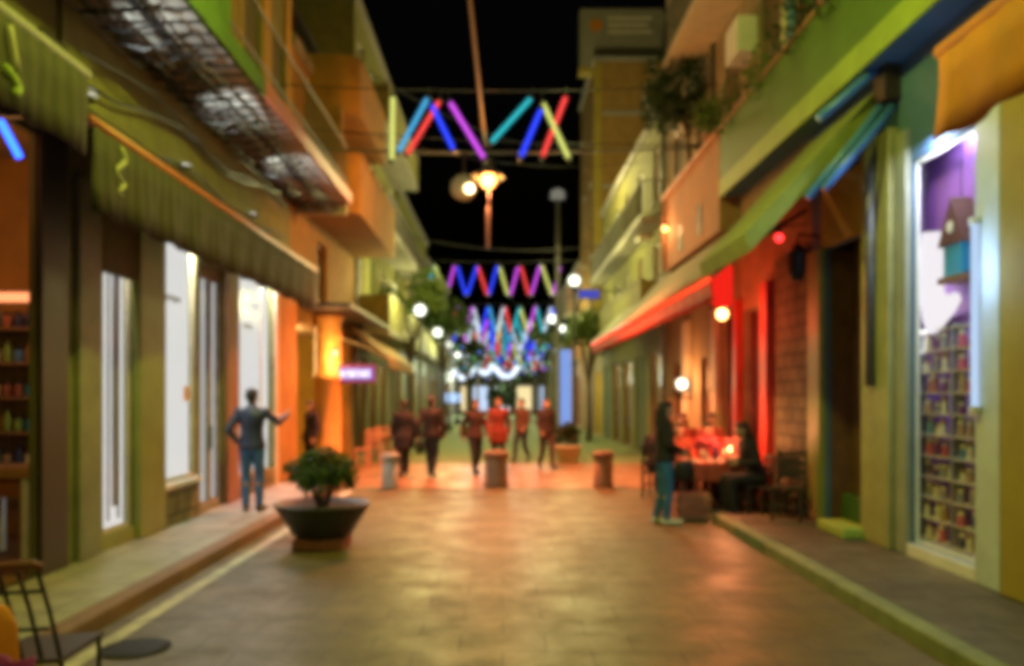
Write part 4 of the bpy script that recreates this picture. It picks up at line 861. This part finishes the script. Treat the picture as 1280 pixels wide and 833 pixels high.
# blue lit column, blue shop signs
x, _ = px(705,500,40); z1 = px(0,430,40)[1]
bc = thing('advertising_column', 'slim pale blue lit advertising column down the street', 'column', (x,40,0))
MB().lathe([(.42,0),(.42,.3),(.36,.34)], (x,40,0), 18).build('base', M['iron'], bc); MB().lathe([(.34,.34),(.34,z1-.3)], (x,40,0), 18).build('lit_shaft', emit('pale_blue_lit',(.28,.45,1.0),.7), bc, smooth=True); MB().lathe([(.40,z1-.3),(.40,z1-.15),(.1,z1)], (x,40,0), 18).build('cap', M['iron'], bc)
def neon_sign(label, xa, ya, xb, yb_, Y, col, st, wall=0):
    x0, z1 = px(xa,ya,Y); x1, z0 = px(xb,yb_,Y); t = thing('shop_sign', label, 'sign', ((x0+x1)/2,Y,z0))
    MB().box(x0,x1,Y,Y+.14,z0,z1).build('box', M['navy'], t); MB().box(x0+.04,x1-.04,Y-.008,Y-.002,z0+.04,z1-.04).build('panel', emit('sign_glow_%d_%d' % (xa,ya), col, st), t)
    xe = W if x0 > 0 else -W; MB().cone((x1-.05 if x0 > 0 else x0+.05,Y+.07,z1-.05),(xe,Y+.07,z1-.05),.025,n=6).build('bracket', M['black'], t)
neon_sign('dim blue projecting sign beside the bright globe lamp', 722,362,750,374, 30, (.12,.14,.9), .5)
neon_sign('bluish white sign low down among the far trees', 548,491,577,504, 60, (.45,.65,1), 1.2)
neon_sign('violet blue upright sign on the tower block side', 694,466,703,497, 55, (.22,.25,1), 1.0)
for i, (xa, xb, yy) in enumerate(((566,592,466),(596,616,460),(618,648,464))):
    x0, z0 = px(xa,yy+7,72); x1, z1 = px(xb,yy-6,72)
    t = thing('garland_light', '%s white garland light strung between the far trees' % ('first','middle','last')[i], 'string light', ((x0+x1)/2,72,z0))
    MB().tube([(x0+(x1-x0)*k/8, 72, z1-(z1-z0)*4*(k/8)*(1-k/8)) for k in range(9)], .22, 8).build('glow_rope', emit('white_rope_%d' % i,(.75,.85,1),1.5), t, smooth=True)
    lamp('garland_glow', ((x0+x1)/2,70.5,z0-.2), (.85,1,.8), 500, .3, t)
    MB().cone((x0,72,z1),(x0-.9,72,z1+.3),.03,n=6).build('wire', M['black'], t)

for n_, (Y, z, L) in enumerate(((44,4.9,'between the third row and the grey lit column'),(50,4.5,'behind the third row of tubes'),(57,5.0,'by the dark street tree of the brown house'),(63,4.3,'just before the low bushy tree'))):
    t = thing('string_lights', 'sagging string of small white bulbs %s' % L, 'string lights', (0,Y,z))
    pts = [Vector((-3.6+7.2*i/24, Y+.5*math.sin(i*.8), z-1.1*4*(i/24)*(1-i/24)+.25*math.sin(i*1.7+n_))) for i in range(25)]
    MB().tube(pts, .015, 5).build('wire', M['black'], t)
    for i in range(1,24): MB().ball(pts[i]-Vector((0,0,.10)), .065, n=8).build('bulb', SB[(i+n_)%3], t, smooth=True)
    for k in (6,12,18): lamp('string_glow', pts[k]-Vector((0,.2,.3)), (.9,1,.7), 70, .3, t)
# ---- planters, bollards, trees
pl = thing('planter', 'wide dark bowl planter on a terracotta foot at the kerb', 'planter', (-2.13,9.9,0))
c = (-2.13,9.95,0)
MB().lathe([(.30,.13),(.34,.15),(.56,.50),(.575,.52),(.55,.53),(.52,.49),(.30,.44)], c, 28).build('bowl', M['pot'], pl, smooth=True)
MB().box(-2.43,-1.83,9.67,10.23,0,.128).build('foot', M['terracotta'], pl, bevel=.015); MB().lathe([(.05,.455),(.51,.47),(.50,.48)], c, 24).build('soil', M['soil'], pl)
sb = thing('shrub', 'clipped round green shrub growing in the dark bowl planter', 'shrub', (-2.13,9.95,.48))
m = MB()
for k in range(7): a = k*.9; m.tube([(c[0]+.05*math.cos(a),c[1]+.05*math.sin(a),.47),(c[0]+.13*math.cos(a),c[1]+.13*math.sin(a),.72),(c[0]+.26*math.cos(a),c[1]+.26*math.sin(a),.98)], .016, 6)
m.build('stem', M['bark'], sb)
foliage(MB(), [(c[0]+.25*math.cos(k*.9),c[1]+.25*math.sin(k*.9),.86+.06*math.sin(k*2.1),.19+.03*math.sin(k*3)) for k in range(7)]+[(c[0],c[1],.95,.26),(c[0]+.10,c[1]-.05,1.06,.15),(c[0]-.13,c[1]+.02,1.03,.14),(c[0]+.36,c[1]-.1,.80,.10),(c[0]-.38,c[1]-.05,.93,.09)], 3600, .034, 5).build('foliage', M['leaf'], sb, fix=False)
def bollard(label, xp, yp, r, h_, m='concrete'):
    Y = H*F/(yp-VY); x = (xp-VX)/F*Y; t = thing('bollard', label, 'bollard', (x,Y,0))
    MB().lathe([(r,0.0),(r*1.02,.04),(r*.94,.08),(r*.94,h_-.14)], (x,Y,.004), 20).build('shaft', M[m], t, smooth=True); MB().lathe([(r*1.04,h_-.138),(r*1.06,h_-.05),(r*.8,h_),(0.02,h_+.01)], (x,Y,.004), 20).build('cap', M[m], t, smooth=True)
bollard('pale grey stone bollard in front of the dark clothed couple', 488, 611, .17, .68)
bollard('thick brownish stone bollard in the middle of the street', 620, 608, .24, .70, 'kerb_red')
bollard('brown stone bollard nearest the dining tables', 754, 609, .20, .70, 'kerb_red')
def pot_plant(label, x, y, z0, r, h_, pm='terracotta', lm='leaf', n=500, size=.06, seed=1, ch=.5, group=None):
    t = thing('potted_plant', label, 'potted plant', (x,y,z0), group)
    MB().lathe([(r*.7,0),(r,h_*.9),(r*1.08,h_*.92),(r*1.08,h_),(r*.9,h_),(r*.85,h_*.85)], (x,y,z0), 16).build('pot', M[pm], t, smooth=True)
    m = MB(); [m.tube([(x,y,z0+h_*.8),(x+.1*r*math.cos(k),y+.1*r*math.sin(k),z0+h_+ch*.3),(x+r*.8*math.cos(k),y+r*.8*math.sin(k),z0+h_+ch*.8)], .012, 5, .005) for k in range(6)]; m.build('stem', M['bark'], t)
    foliage(MB(), [(x,y,z0+h_+ch*.55,ch*.5),(x+ch*.25,y,z0+h_+ch*.45,ch*.36),(x-ch*.22,y+.05,z0+h_+ch*.5,ch*.36),(x,y-.1,z0+h_+ch*.75,ch*.34)], n, size, seed).build('foliage', M[lm], t, fix=False)
    return t
pot_plant('leafy round planter standing on the yellow green ground beyond the bollards', 1.75, 22.4, .0, .36, .45, 'cream', 'leaf_d', 700, .07, 3, .62)
tree('dark leafy potted tree growing on the bay roof of the taverna', 4.05, 18.3, 2.7, .95, 21, 'leaf_d', 2600, .085, .8, 6.62, kind='balcony_tree')
for i, (x, y, z, ch, lm, L) in enumerate(((4.1,16.6,6.622,.7,'leaf_l','pale potted plant on the bay roof of the taverna, by the green balcony end'),(4.13,14.4,5.521,1.15,'leaf','bushy potted plant at the far end of the green balcony'),(4.13,12.6,5.521,1.0,'leaf_l','light green potted plant between two others on the green balcony'),(4.13,11.2,5.521,1.2,'leaf_d','dark potted plant midway along the green balcony'),(4.13,9.9,5.521,1.05,'leaf','small potted plant near the close end of the green balcony'))):
    pot_plant(L, x, y, z, .14, .32 if z > 6 else .6, 'terracotta', lm, 420, .06, 40+i, ch)
for i, (y, c_) in enumerate(((12.0,'ivory'),(11.75,'sky'),(10.6,'rose'))):
    t = thing('towel', '%s towel drying on the line over the green balcony' % ('ivory','pale blue','rose')[i], 'towel', (4.1,y,6.9))
    MB().add([(4.05+.03*math.sin(k*1.7),y-.14+.28*k/6,z) for z in (7.42,7.0,6.55) for k in range(7)], [(7*j+k,7*j+k+1,7*j+k+8,7*j+k+7) for j in range(2) for k in range(6)]).build('cloth', M[c_], t, smooth=True).modifiers.new('cloth','SOLIDIFY').thickness = .015
    MB().box(4.03,4.07,y-.02,y+.02,7.43,7.49).build('peg', M['wood_l'], t)
cable('washing line over the green balcony', (4.05,8.0,7.46), (4.05,12.2,7.46), .01, .006)
ac = thing('air_conditioner', 'white air conditioner on the wall over the green balcony', 'air conditioner', (4.1,8,6.2))
MB().box(3.95,4.297,9.35,10.1,7.1,7.7).build('case', M['white'], ac, bevel=.02); MB().lathe([(.22,0),(.20,.012)], (0,0,0), 20).build('fan_grille', M['pewter'], ac)
fg = [o for o in ac.children if o.name.startswith('fan_grille')][0]; fg.rotation_euler = (0,-PI/2,0); fg.location = Vector((3.948,9.72,7.4))-ac.location
for L, p, q, sg_, r_ in (('thin wire slung from the ochre house to the mustard coloured house',(-W,21,8.6),(W,26,9.0),.5,.012),('thin wire slung from the tall olive block to the tower block',(-W,27,12.2),(W,40,13.5),.8,.014),('doubled wire sagging low in front of the second row of tubes',(-W,31,7.9),(W,32,7.6),.5,.02)): cable(L, p, q, sg_, r_)
for x, y, z, rz, L in ((4.1,14.5,7.9,0,'air conditioner on the taverna wall above the green balcony end'),(4.1,18.9,8.0,0,'air conditioner on the taverna wall behind the potted tree'),(4.1,24.6,6.6,0,'air conditioner on the olive house past the taverna'),(-4.1,27.2,8.3,PI,'white air conditioner high on the tall olive block'),(-4.1,30.9,5.6,PI,'white air conditioner low on the tall olive block'),(-4.1,39.8,6.2,PI,'white air conditioner on the greenish house')):
    dup(ac, (x,y-(1.72 if rz == 0 else -1.72),z-1.2), rz, L)
for x, y, z1, L in ((4.24,16.98,12,'grey rain pipe down the taverna wall by the cream pier'),(4.22,22.06,9.2,'grey rain pipe where the taverna meets the olive house'),(-4.22,24.3,8.8,'grey rain pipe where the ochre house meets the tall block'),(-4.22,33.7,10,'grey rain pipe at the far end of the tall olive block')):
    t = thing('rain_pipe', L, 'pipe', (x,y,0)); MB().cone((x,y,.1),(x,y,z1),.05,n=10).build('pipe_run', M['iron'], t, smooth=True)
    for k in range(1,5): MB().cone((x,y,z1*k/5),(x,y,z1*k/5+.06),.066,n=10).build('clamp', M['concrete'], t)
for i, (x, y, h_, r, lm, L) in enumerate(((-3.3,30,6.2,1.25,'leaf_l','light green street tree in front of the tall olive block'),(-2.9,41,6.4,1.3,'leaf','green street tree at the greenish house'),(3.4,33,5.0,.95,'leaf_l','slim light tree by the yellow green house'),(3.1,50,6.4,1.35,'leaf','green street tree by the pale pink house'),
     (-2.4,57,5.8,1.3,'leaf_d','dark street tree by the brown house'),(-2.2,74,8.2,2.0,'leaf_l','broad light tree behind the tube rows, nearest the brown house side'),(.3,79,9.0,2.4,'leaf','round tree in the middle of the far street'),(2.9,75,8.4,2.0,'leaf_l','broad light tree behind the tube rows, nearest the pink house side'),(-.2,64,2.6,1.1,'leaf_d','low dark bushy tree in the middle of the far street'))):
    tree(L, x, y, h_, r, 60+i, lm, 1500, .15 if y < 45 else .2)

# ---- dining corner
ch = thing('chair', 'dark wooden chair tucked at the near side of the red dining table', 'chair', (0,0,0), 'dark chairs round the red dining table')
MB().box(-.21,.21,-.20,.21,.43,.465).build('seat', M['dark'], ch, bevel=.01)
for x in (-.18,.18):
    MB().box(x-.02,x+.02,.16,.20,0,.428).build('leg', M['dark'], ch); MB().box(x-.02,x+.02,-.20,-.16,0,.428).build('leg', M['dark'], ch)
b = MB(); [b.box(x-.018,x+.018,-.20,-.165,.468,.92) for x in (-.18,.18)]; [b.box(-.16,.16,-.195,-.17,z,z+.06) for z in (.60,.72,.85)]; b.build('backrest', M['dark'], ch)
st = MB(); st.box(-.16,.16,.17,.19,.2,.225).box(-.19,-.17,-.158,.158,.22,.245).box(.17,.19,-.158,.158,.22,.245); st.build('stretcher', M['dark'], ch)
ch.location = (3.80,12.55,0); ch.rotation_euler = (0,0,PI/2); ch['label'] = 'dark wooden chair under the diner in black'
for x, y, rz, L in ((2.70,14.75,-.5,'dark wooden chair of the diner at the small far table'),(2.95,14.15,PI,'dark wooden chair under the diner in coral at the far side'),(3.45,14.2,PI,'dark wooden chair under the diner in bright red'),(3.95,14.15,PI,'dark wooden chair under the diner in pink'),
                    (4.0,12.05,2.2,'empty dark chair against the stone facing'),(3.86,11.3,2.6,'empty dark chair nearest the lime door pier')):
    dup(ch, (x,y,.12 if y < 11.9 and x > 3.2 else 0), rz, L)
tbx = thing('dining_table', 'long dining table under a red cloth beneath the awning', 'table', (3.35,13.2,0))
MB().box(2.72,3.92,12.85,13.65,.72,.75).build('tabletop', M['wood'], tbx)
for x in (2.78,3.86):
    for y in (12.91,13.59): MB().box(x-.03,x+.03,y-.03,y+.03,0,.718).build('leg', M['dark'], tbx)
n = 40; per = []
for i in range(n):
    t_ = i/n*4; k = int(t_); f_ = t_-k; cs = ((2.68,12.81),(3.96,12.81),(3.96,13.69),(2.68,13.69)); a_, b_ = cs[k], cs[(k+1)%4]
    per.append((a_[0]+(b_[0]-a_[0])*f_, a_[1]+(b_[1]-a_[1])*f_))
cl = MB(); vs = [(x,y,.754) for x, y in per]+[(x+(.03*math.sin(i*1.9)+.01)*(1 if x > 3.3 else -1),y+(.03*math.cos(i*2.3)+.01)*(1 if y > 13.2 else -1),.50+.02*math.sin(i)) for i, (x, y) in enumerate(per)]
cl.add(vs, [(i,(i+1)%n,n+(i+1)%n,n+i) for i in range(n)]+[tuple(range(n))])
o = cl.build('tablecloth', M['linen'], None); o.modifiers.new('cloth','SOLIDIFY').thickness = .004; tag(o, 'red cloth draped over the long dining table', 'tablecloth')
def dish(label, x, y, r, m='white', food=None, group='white plates of food on the red cloth'):
    t = thing('plate', label, 'plate', (x,y,.76), group); MB().lathe([(r*.55,0),(r*.6,.004),(r,.022),(r*.98,.026),(r*.58,.010)], (x,y,.76), 20).build('rim', M[m], t, smooth=True)
    MB().ball((x,y,.772), r*.5, r*.42, .03, 12).build('food', M[food or 'tan'], t, smooth=True)
for i, (x, y, f_, L) in enumerate(((2.95,13.0,'tan','golden'),(3.3,12.98,'brick','reddish'),(3.65,13.05,'lime','green'),(3.0,13.45,'amber','orange'),(3.4,13.48,'rose','pink'),(3.75,13.45,'ivory','pale'))): dish('white plate with %s food on the red cloth' % L, x, y, .12, 'white', f_)
wg = thing('wine_glass', 'wine glass on the red tablecloth', 'glass', (0,0,0), 'wine glasses on the red cloth')
MB().lathe([(.034,0),(.03,.005),(.005,.01),(.005,.08)], n=12).build('stem', M['ivory'], wg, smooth=True); MB().lathe([(.006,.08),(.035,.11),(.038,.14),(.030,.18)], n=12).build('cup', M['ivory'], wg, smooth=True)
wg.location = (3.12,13.15,.758)
for x, y in ((3.5,13.22),(3.2,13.38),(3.62,13.34),(2.86,13.25)): dup(wg, (x,y,.758), 0)
bt = bottle(.04,.30,'navy'); bt.location = (3.36,13.25,.758); bt['label'] = 'dark wine bottle standing in the middle of the red cloth'
vz = thing('flower_vase', 'vase of bright red flowers on the dining table', 'vase', (3.22,13.28,.758))
MB().lathe([(.04,.0),(.055,.05),(.03,.14),(.036,.17)], (3.22,13.28,.758), 12).build('vase_body', M['ivory'], vz, smooth=True); foliage(MB(), [(3.22,13.28,1.05,.15),(3.34,13.28,1.0,.10),(3.10,13.3,1.0,.10)], 420, .035, 4).build('blossom', M['rose'], vz, fix=False)
person('seated diner in black at the wall end of the red table', (3.80,12.55,0), PI/2+.15, sit(lean=.16), (.012,.012,.014), (.015,.015,.02), hair=(.015,.01,.008), tone='tan', h=1.78, nod=.1, group=None, long_hair=True)
person('seated diner in coral shirt behind the red table, next to the small table', (2.95,14.15,0), PI, sit(lean=.10), (.50,.10,.06), (.03,.03,.05), tone='fair', long_hair=True, hair=(.10,.05,.02))
person('seated diner in bright red sweater behind the flower vase', (3.45,14.2,0), PI, sit(lean=.08), (.55,.03,.02), (.04,.03,.03), tone='fair')
person('seated diner in pink top behind the red table nearest the wall', (3.95,14.15,0), PI, sit(lean=.12), (.52,.16,.16), (.03,.03,.05), tone='fair', hair=(.05,.02,.01), w=.92)
person('person in dark coat seated with their back to the bollards', (2.70,14.75,0), -.5, sit(lean=.12), (.02,.012,.022), (.015,.013,.018), hair=(.12,.03,.02), tone='tan', long_hair=True, w=.95)
person('person in rose red top seated beyond the small round table', (3.2,16.05,0), 2.8, sit(lean=.10), (.50,.05,.06), (.03,.02,.04), tone='fair', long_hair=True, hair=(.16,.04,.02))
dup(ch, (3.2,16.05,0), 2.8, 'dark wooden chair beyond the small round table')
cd = thing('candle', 'lit ivory candle in a holder on the red tablecloth', 'candle', (3.55,13.1,.758))
MB().lathe([(.045,0),(.05,.01),(.02,.02),(.02,.03)], (3.55,13.1,.758), 14).build('holder', M['pewter'], cd, smooth=True); MB().cone((3.55,13.1,.788),(3.55,13.1,.93),.014,n=10).build('wax', M['ivory'], cd)
MB().lathe([(.003,.935),(.012,.955),(.006,.985),(.001,1.0)], (3.55,13.1,0), 8).build('flame', emit('flame',(1,.6,.2),25), cd, smooth=True)
for o in cd.children:
    if o.name.startswith('flame'): o.location.z -= 0
lamp('candle_light', (3.50,13.15,1.25), (1,.30,.12), 62, .06, cd)  # added together with the candle to light the diners
for x, y, rz, top_, hr, lh, L in ((3.22,15.0,PI-.2,(.50,.06,.05),(.10,.03,.02),True,'in crimson blouse'),(3.72,15.05,PI+.15,(.55,.12,.10),(.04,.02,.015),False,'in salmon pink shirt')):
    person('seated guest %s in the second row behind the red table' % L, (x,y,0), rz, sit(.60,lean=.05), top_, (.03,.03,.04), tone='fair', long_hair=lh, hair=hr); q = dup(ch, (x,y,0), rz, 'tall dark chair under the guest %s' % L); q.scale = (1,1,1.28)
sm = thing('side_table', 'small round dark table beside the person in the dark coat', 'table', (3.05,15.5,0))
MB().lathe([(.36,.70),(.38,.715),(.38,.74),(.36,.75)], (3.0,15.55,0), 24).build('tabletop', M['wood'], sm); MB().lathe([(.22,0),(.20,.03),(.035,.06),(.035,.698)], (3.0,15.55,0), 14).build('pedestal', M['black'], sm, smooth=True)
Jw = J0(.9); Jw.update({'Relb':(.22,-.02,1.12),'Rwri':(.16,.20,1.02),'Lelb':(-.21,-.03,1.12),'Lwri':(-.10,.20,1.0),'Lank':(-.08,-.10,.085),'Ltoe':(-.10,.08,.035),'Lknee':(-.09,.0,.49)})
person('standing woman in black top, blue jeans and white shoes', (2.26,11.7,0), -PI/2+.15, Jw, (.012,.012,.014), (.025,.13,.34), (.55,.58,.5), (.012,.008,.006), 'fair', 1.72, long_hair=True, w=.9, nod=.12, voxel=.009)
bg = thing('handbag', 'dark shoulder bag hanging against the standing woman', 'bag', (2.47,11.62,.7))
MB().loft([((2.50,11.56,z),(a_,0,0),(0,b_,0)) for z, a_, b_ in ((.62,.13,.05),(.66,.15,.06),(.84,.13,.05),(.90,.11,.03))], 16).build('pouch', M['black'], bg, smooth=True)
MB().tube([(2.40,11.56,.88),(2.34,11.53,1.08),(2.42,11.58,1.22),(2.56,11.56,1.06),(2.60,11.56,.88)], .010, 6).build('strap', M['black'], bg, smooth=True)
cr = thing('crate', 'low brown slatted crate by the kerb end near the standing woman', 'crate', (2.72,12.0,0))
m = MB()
for z in (.03,.16,.29): m.box(2.48,2.96,11.95,11.97,z,z+.09).box(2.48,2.96,12.30,12.32,z,z+.09).box(2.48,2.50,11.972,12.298,z,z+.09).box(2.94,2.96,11.972,12.298,z,z+.09)
m.build('slat_sides', M['wood_l'], cr)
for x in (2.515,2.925):
    for y in (11.985,12.285): MB().box(x-.014,x+.014,y-.014,y+.014,0,.39).build('post', M['wood'], cr)
MB().box(2.502,2.938,11.972,12.298,.03,.045).build('base', M['wood'], cr)
dc = thing('drain_cover', 'round dark iron drain cover set in the paving near the kerb', 'drain cover', (-2.6,5.95,0))
MB().lathe([(.0,.004),(.24,.004),(.24,.012),(.0,.012)], (-2.6,5.95,0), 28).build('plate', mat('dull_black_iron',(.012,.011,.010),.9,.3,bump=0), dc); m = MB(); [m.box(-2.77,-2.43,5.80+.075*k,5.825+.075*k,.012,.017) for k in range(5)]; m.build('ribs', M['black'], dc)
# cafe tables outside the ochre house
tw = thing('cafe_table', 'small wooden cafe table outside the ochre house', 'table', (-3.35,22.6,0))
MB().box(-3.68,-3.02,22.3,22.95,.72,.75).build('tabletop', M['wood_l'], tw)
for x in (-3.62,-3.08):
    for y in (22.36,22.89): MB().box(x-.025,x+.025,y-.025,y+.025,0.0,.718).build('leg', M['wood'], tw)
MW = mat('pinkish_chair_wood', (.42,.20,.13), .55, .25, 6)
c2 = dup(ch, (-3.35,21.95,.004), 0, 'pinkish wooden cafe chair at the near side of the small cafe table', 'pinkish cafe chairs')
for o in c2.children: o.data = o.data.copy(); o.data.materials[0] = MW
dup(c2, (-3.35,23.3,.004), PI, 'pinkish wooden cafe chair on the far side of the small cafe table'); dup(c2, (-2.72,22.6,.0), PI/2, 'pinkish wooden cafe chair facing the ochre house wall'); dup(c2, (-3.5,20.9,.004), 1.9, 'pinkish wooden cafe chair set apart under the purple sign')

# ---- people in the street
Jm = J0(1.04); Jm.update({'Relb':(.36,.04,1.25),'Rwri':(.43,.24,1.34),'Lelb':(-.30,-.10,1.14),'Lwri':(-.21,.05,.97),'Lknee':(-.10,.06,.49),'Lank':(-.09,.02,.085),'Ltoe':(-.11,.20,.035)})
person('man in dark blue jacket and jeans reaching towards the white window', (-3.62,12.15,.12), .05, Jm, (.018,.026,.06), (.04,.11,.30), (.02,.02,.02), (.015,.01,.008), 'tan', 1.77, voxel=.009, w=1.04, nod=.05, rough=.42, yaw=-.3)
person('dark haired person in navy standing inside the shop by the lit column', (-4.28,18.75,.0), 2.4, J0(.92), (.03,.02,.05), (.015,.015,.03), hair=(.02,.015,.02), long_hair=True, h=1.66, w=.92)
def walker(label, xp, yp, rz, J, top, bot, **k):
    Y = H*F/(yp-VY); return person(label, ((xp-VX)/F*Y, Y, .004), rz, J, top, bot, **k)
walker('walker in long dark coat beside the pale bollard', 505, 596, .35, walk(.16,1.02), (.018,.011,.012), (.02,.018,.02), h=1.68, coat=.45, hair=(.03,.02,.015), bulk=1.08)
walker('walker in rust and brown jacket with black trousers, beside the dark coat', 539, 597, -.3, walk(.14,1.05,-1), (.04,.02,.016), (.010,.012,.016), h=1.76, bulk=1.1, hair=(.05,.03,.02))
walker('walker in dull orange jacket and dark trousers behind the middle bollard', 594, 594, PI+.45, walk(.18), (.055,.022,.018), (.012,.01,.014), h=1.68, long_hair=True, hair=(.06,.03,.015), coat=.1)
walker('walker in vivid red orange coat directly above the middle bollard', 623, 590, PI, walk(.14,1,-1), (.17,.026,.017), (.015,.015,.025), h=1.74, coat=.35, hair=(.04,.02,.015))
walker('walker in orange jacket and brown trousers', 652, 578, PI-.6, walk(.2), (.085,.04,.024), (.018,.016,.018), h=1.70, hair=(.05,.03,.02), coat=.1)
walker('walker in dark red top with rust trousers, last of the group', 683, 587, PI+.3, walk(.2,.95,-1), (.025,.014,.014), (.045,.022,.018), h=1.70, long_hair=True, hair=(.03,.015,.01))

for x, y, z, m_, L in ((-1.46,19.1,.80,'black','black shoulder bag at the side of the walker in rust and brown'),(-.83,18.95,.86,'tan','tan shoulder bag carried by the walker behind the middle bollard')):
    t = thing('shoulder_bag', L, 'bag', (x,y,z)); MB().loft([((x,y,z+q),(.13*r_,0,0),(0,.055*r_,0)) for q, r_ in ((0,.85),(.03,1),(.2,1),(.24,.8))], 16).build('pouch', M[m_], t, smooth=True)
    MB().tube([(x-.1,y,z+.22),(x-.09,y,z+.40),(x-.02,y,z+.56),(x+.06,y,z+.40),(x+.1,y,z+.22)], .010, 6).build('strap', M['dark'], t, smooth=True)
# ---- close to the camera
mc = thing('metal_chair', 'black metal cafe chair with a barred back and reddish top rail', 'chair', (-2.3,4.2,0))
xa, xb = -2.58, -2.24
for x, y in ((xa,4.18),(xb,4.26),(xa-.02,4.62),(xb-.02,4.70)): MB().tube([(x,y,0),(x,y+.005,.45)], .013, 7).build('leg', M['black'], mc)
b = MB()
for i in range(5):
    t_ = i/4; x = xa+(xb-xa)*t_; y = 4.18+.08*t_; b.tube([(x,y,.46),(x-.03,y-.05,.72),(x-.07,y-.09,.93)], .011, 6)
b.tube([(xa-.05,4.12,.82),(xb-.05,4.20,.82)], .011, 6); b.tube([(xa-.03,4.13,.63),(xb-.03,4.21,.63)], .011, 6); b.build('back_bars', M['black'], mc)
MB().tube([(xa-.10,4.07,.93),(xa-.05,4.085,.955),(xb-.09,4.165,.965),(xb-.05,4.18,.94)], .021, 8).build('top_rail', mat('dark_red_rail',(.14,.035,.02),.5,.3), mc, smooth=True)
MB().prism([(xa-.02,4.15),(xb+.02,4.23),(xb,4.72),(xa-.04,4.64)], .452, .472, 'Z').build('seat', M['dark'], mc)
oc = thing('upholstered_chair', 'orange padded chair back at the very edge of the view', 'chair', (-2.16,3.4,0))
MB().loft([((-2.15,3.42,z),(.17*q,.02,0),(0,.05*q,0)) for z, q in ((.50,.9),(.56,1),(.72,1.02),(.86,.96),(.93,.75),(.955,.4))], 22).build('backrest', M['cloth_orange'], oc, smooth=True)
MB().box(-2.35,-1.97,3.46,3.88,.42,.50).build('seat', M['cloth_orange'], oc, bevel=.03)
for x in (-2.32,-2.0):
    for y in (3.48,3.85): MB().cone((x,y,0),(x,y,.418),.018,.016,8).build('leg', M['black'], oc)
sc_ = MB(); n = 10
vs = [(-2.22+.36*i/n, 3.33+.02*math.sin(i*2.1)-.01*j, .76-.13*j+.012*math.sin(i*1.3+j)) for j in range(4) for i in range(n+1)]
sc_.add(vs, [(j*(n+1)+i,j*(n+1)+i+1,(j+1)*(n+1)+i+1,(j+1)*(n+1)+i) for j in range(3) for i in range(n)])
o = sc_.build('shawl', mat('purple_wool',(.20,.012,.17),.9,.3), None, smooth=True); o.modifiers.new('cloth','SOLIDIFY').thickness = .03
tag(o, 'purple shawl hung over the orange padded chair', 'shawl')

# ------------------------------------------------------------------ night sky, camera
w = bpy.data.worlds.new('World'); SC.world = w; w.use_nodes = True; nt = w.node_tree
bgn = nt.nodes['Background']; sk = nt.nodes.new('ShaderNodeTexSky'); sk.sky_type = 'NISHITA'; sk.sun_disc = False
sk.sun_elevation = math.radians(-4); sk.sun_rotation = math.radians(200); sk.air_density = 1; sk.dust_density = 2
nt.links.new(sk.outputs[0], bgn.inputs['Color']); bgn.inputs['Strength'].default_value = .06
sl = bpy.data.lights.new('moon', 'SUN'); sl.energy = .02; sl.angle = math.radians(.5); sl.color = (.8,.9,1)
so = bpy.data.objects.new('moon', sl); C.objects.link(so); so.rotation_euler = (math.radians(35),0,math.radians(-20))
cam = bpy.data.cameras.new('camera'); co = bpy.data.objects.new('camera', cam); C.objects.link(co)
cam.sensor_width = 36; cam.lens = 36*F/1280; co.location = (0,0,H); co.rotation_euler = (PI/2,0,0)
cam.shift_x = (640-VX)/1280; cam.shift_y = (VY-416.5)/1280; cam.clip_end = 1000; cam.clip_start = .05
cam.dof.use_dof = True; cam.dof.focus_distance = .8; cam.dof.aperture_fstop = FSTOP
SC.camera = co
SC.render.engine = 'CYCLES'; SC.cycles.pixel_filter_type = 'BLACKMAN_HARRIS'; SC.cycles.filter_width = 5; SC.cycles.use_denoising = True; SC.cycles.denoiser = 'OPENIMAGEDENOISE'; SC.cycles.max_bounces = 6; SC.cycles.diffuse_bounces = 3; SC.cycles.glossy_bounces = 3; SC.cycles.transparent_max_bounces = 8
SC.cycles.sample_clamp_indirect = 6; SC.cycles.caustics_reflective = False; SC.cycles.caustics_refractive = False; SC.cycles.use_light_tree = True
SC.view_settings.view_transform = 'Standard'; SC.view_settings.look = 'None'; SC.view_settings.gamma = 1; SC.view_settings.use_curve_mapping = False; SC.view_settings.exposure = EXPO
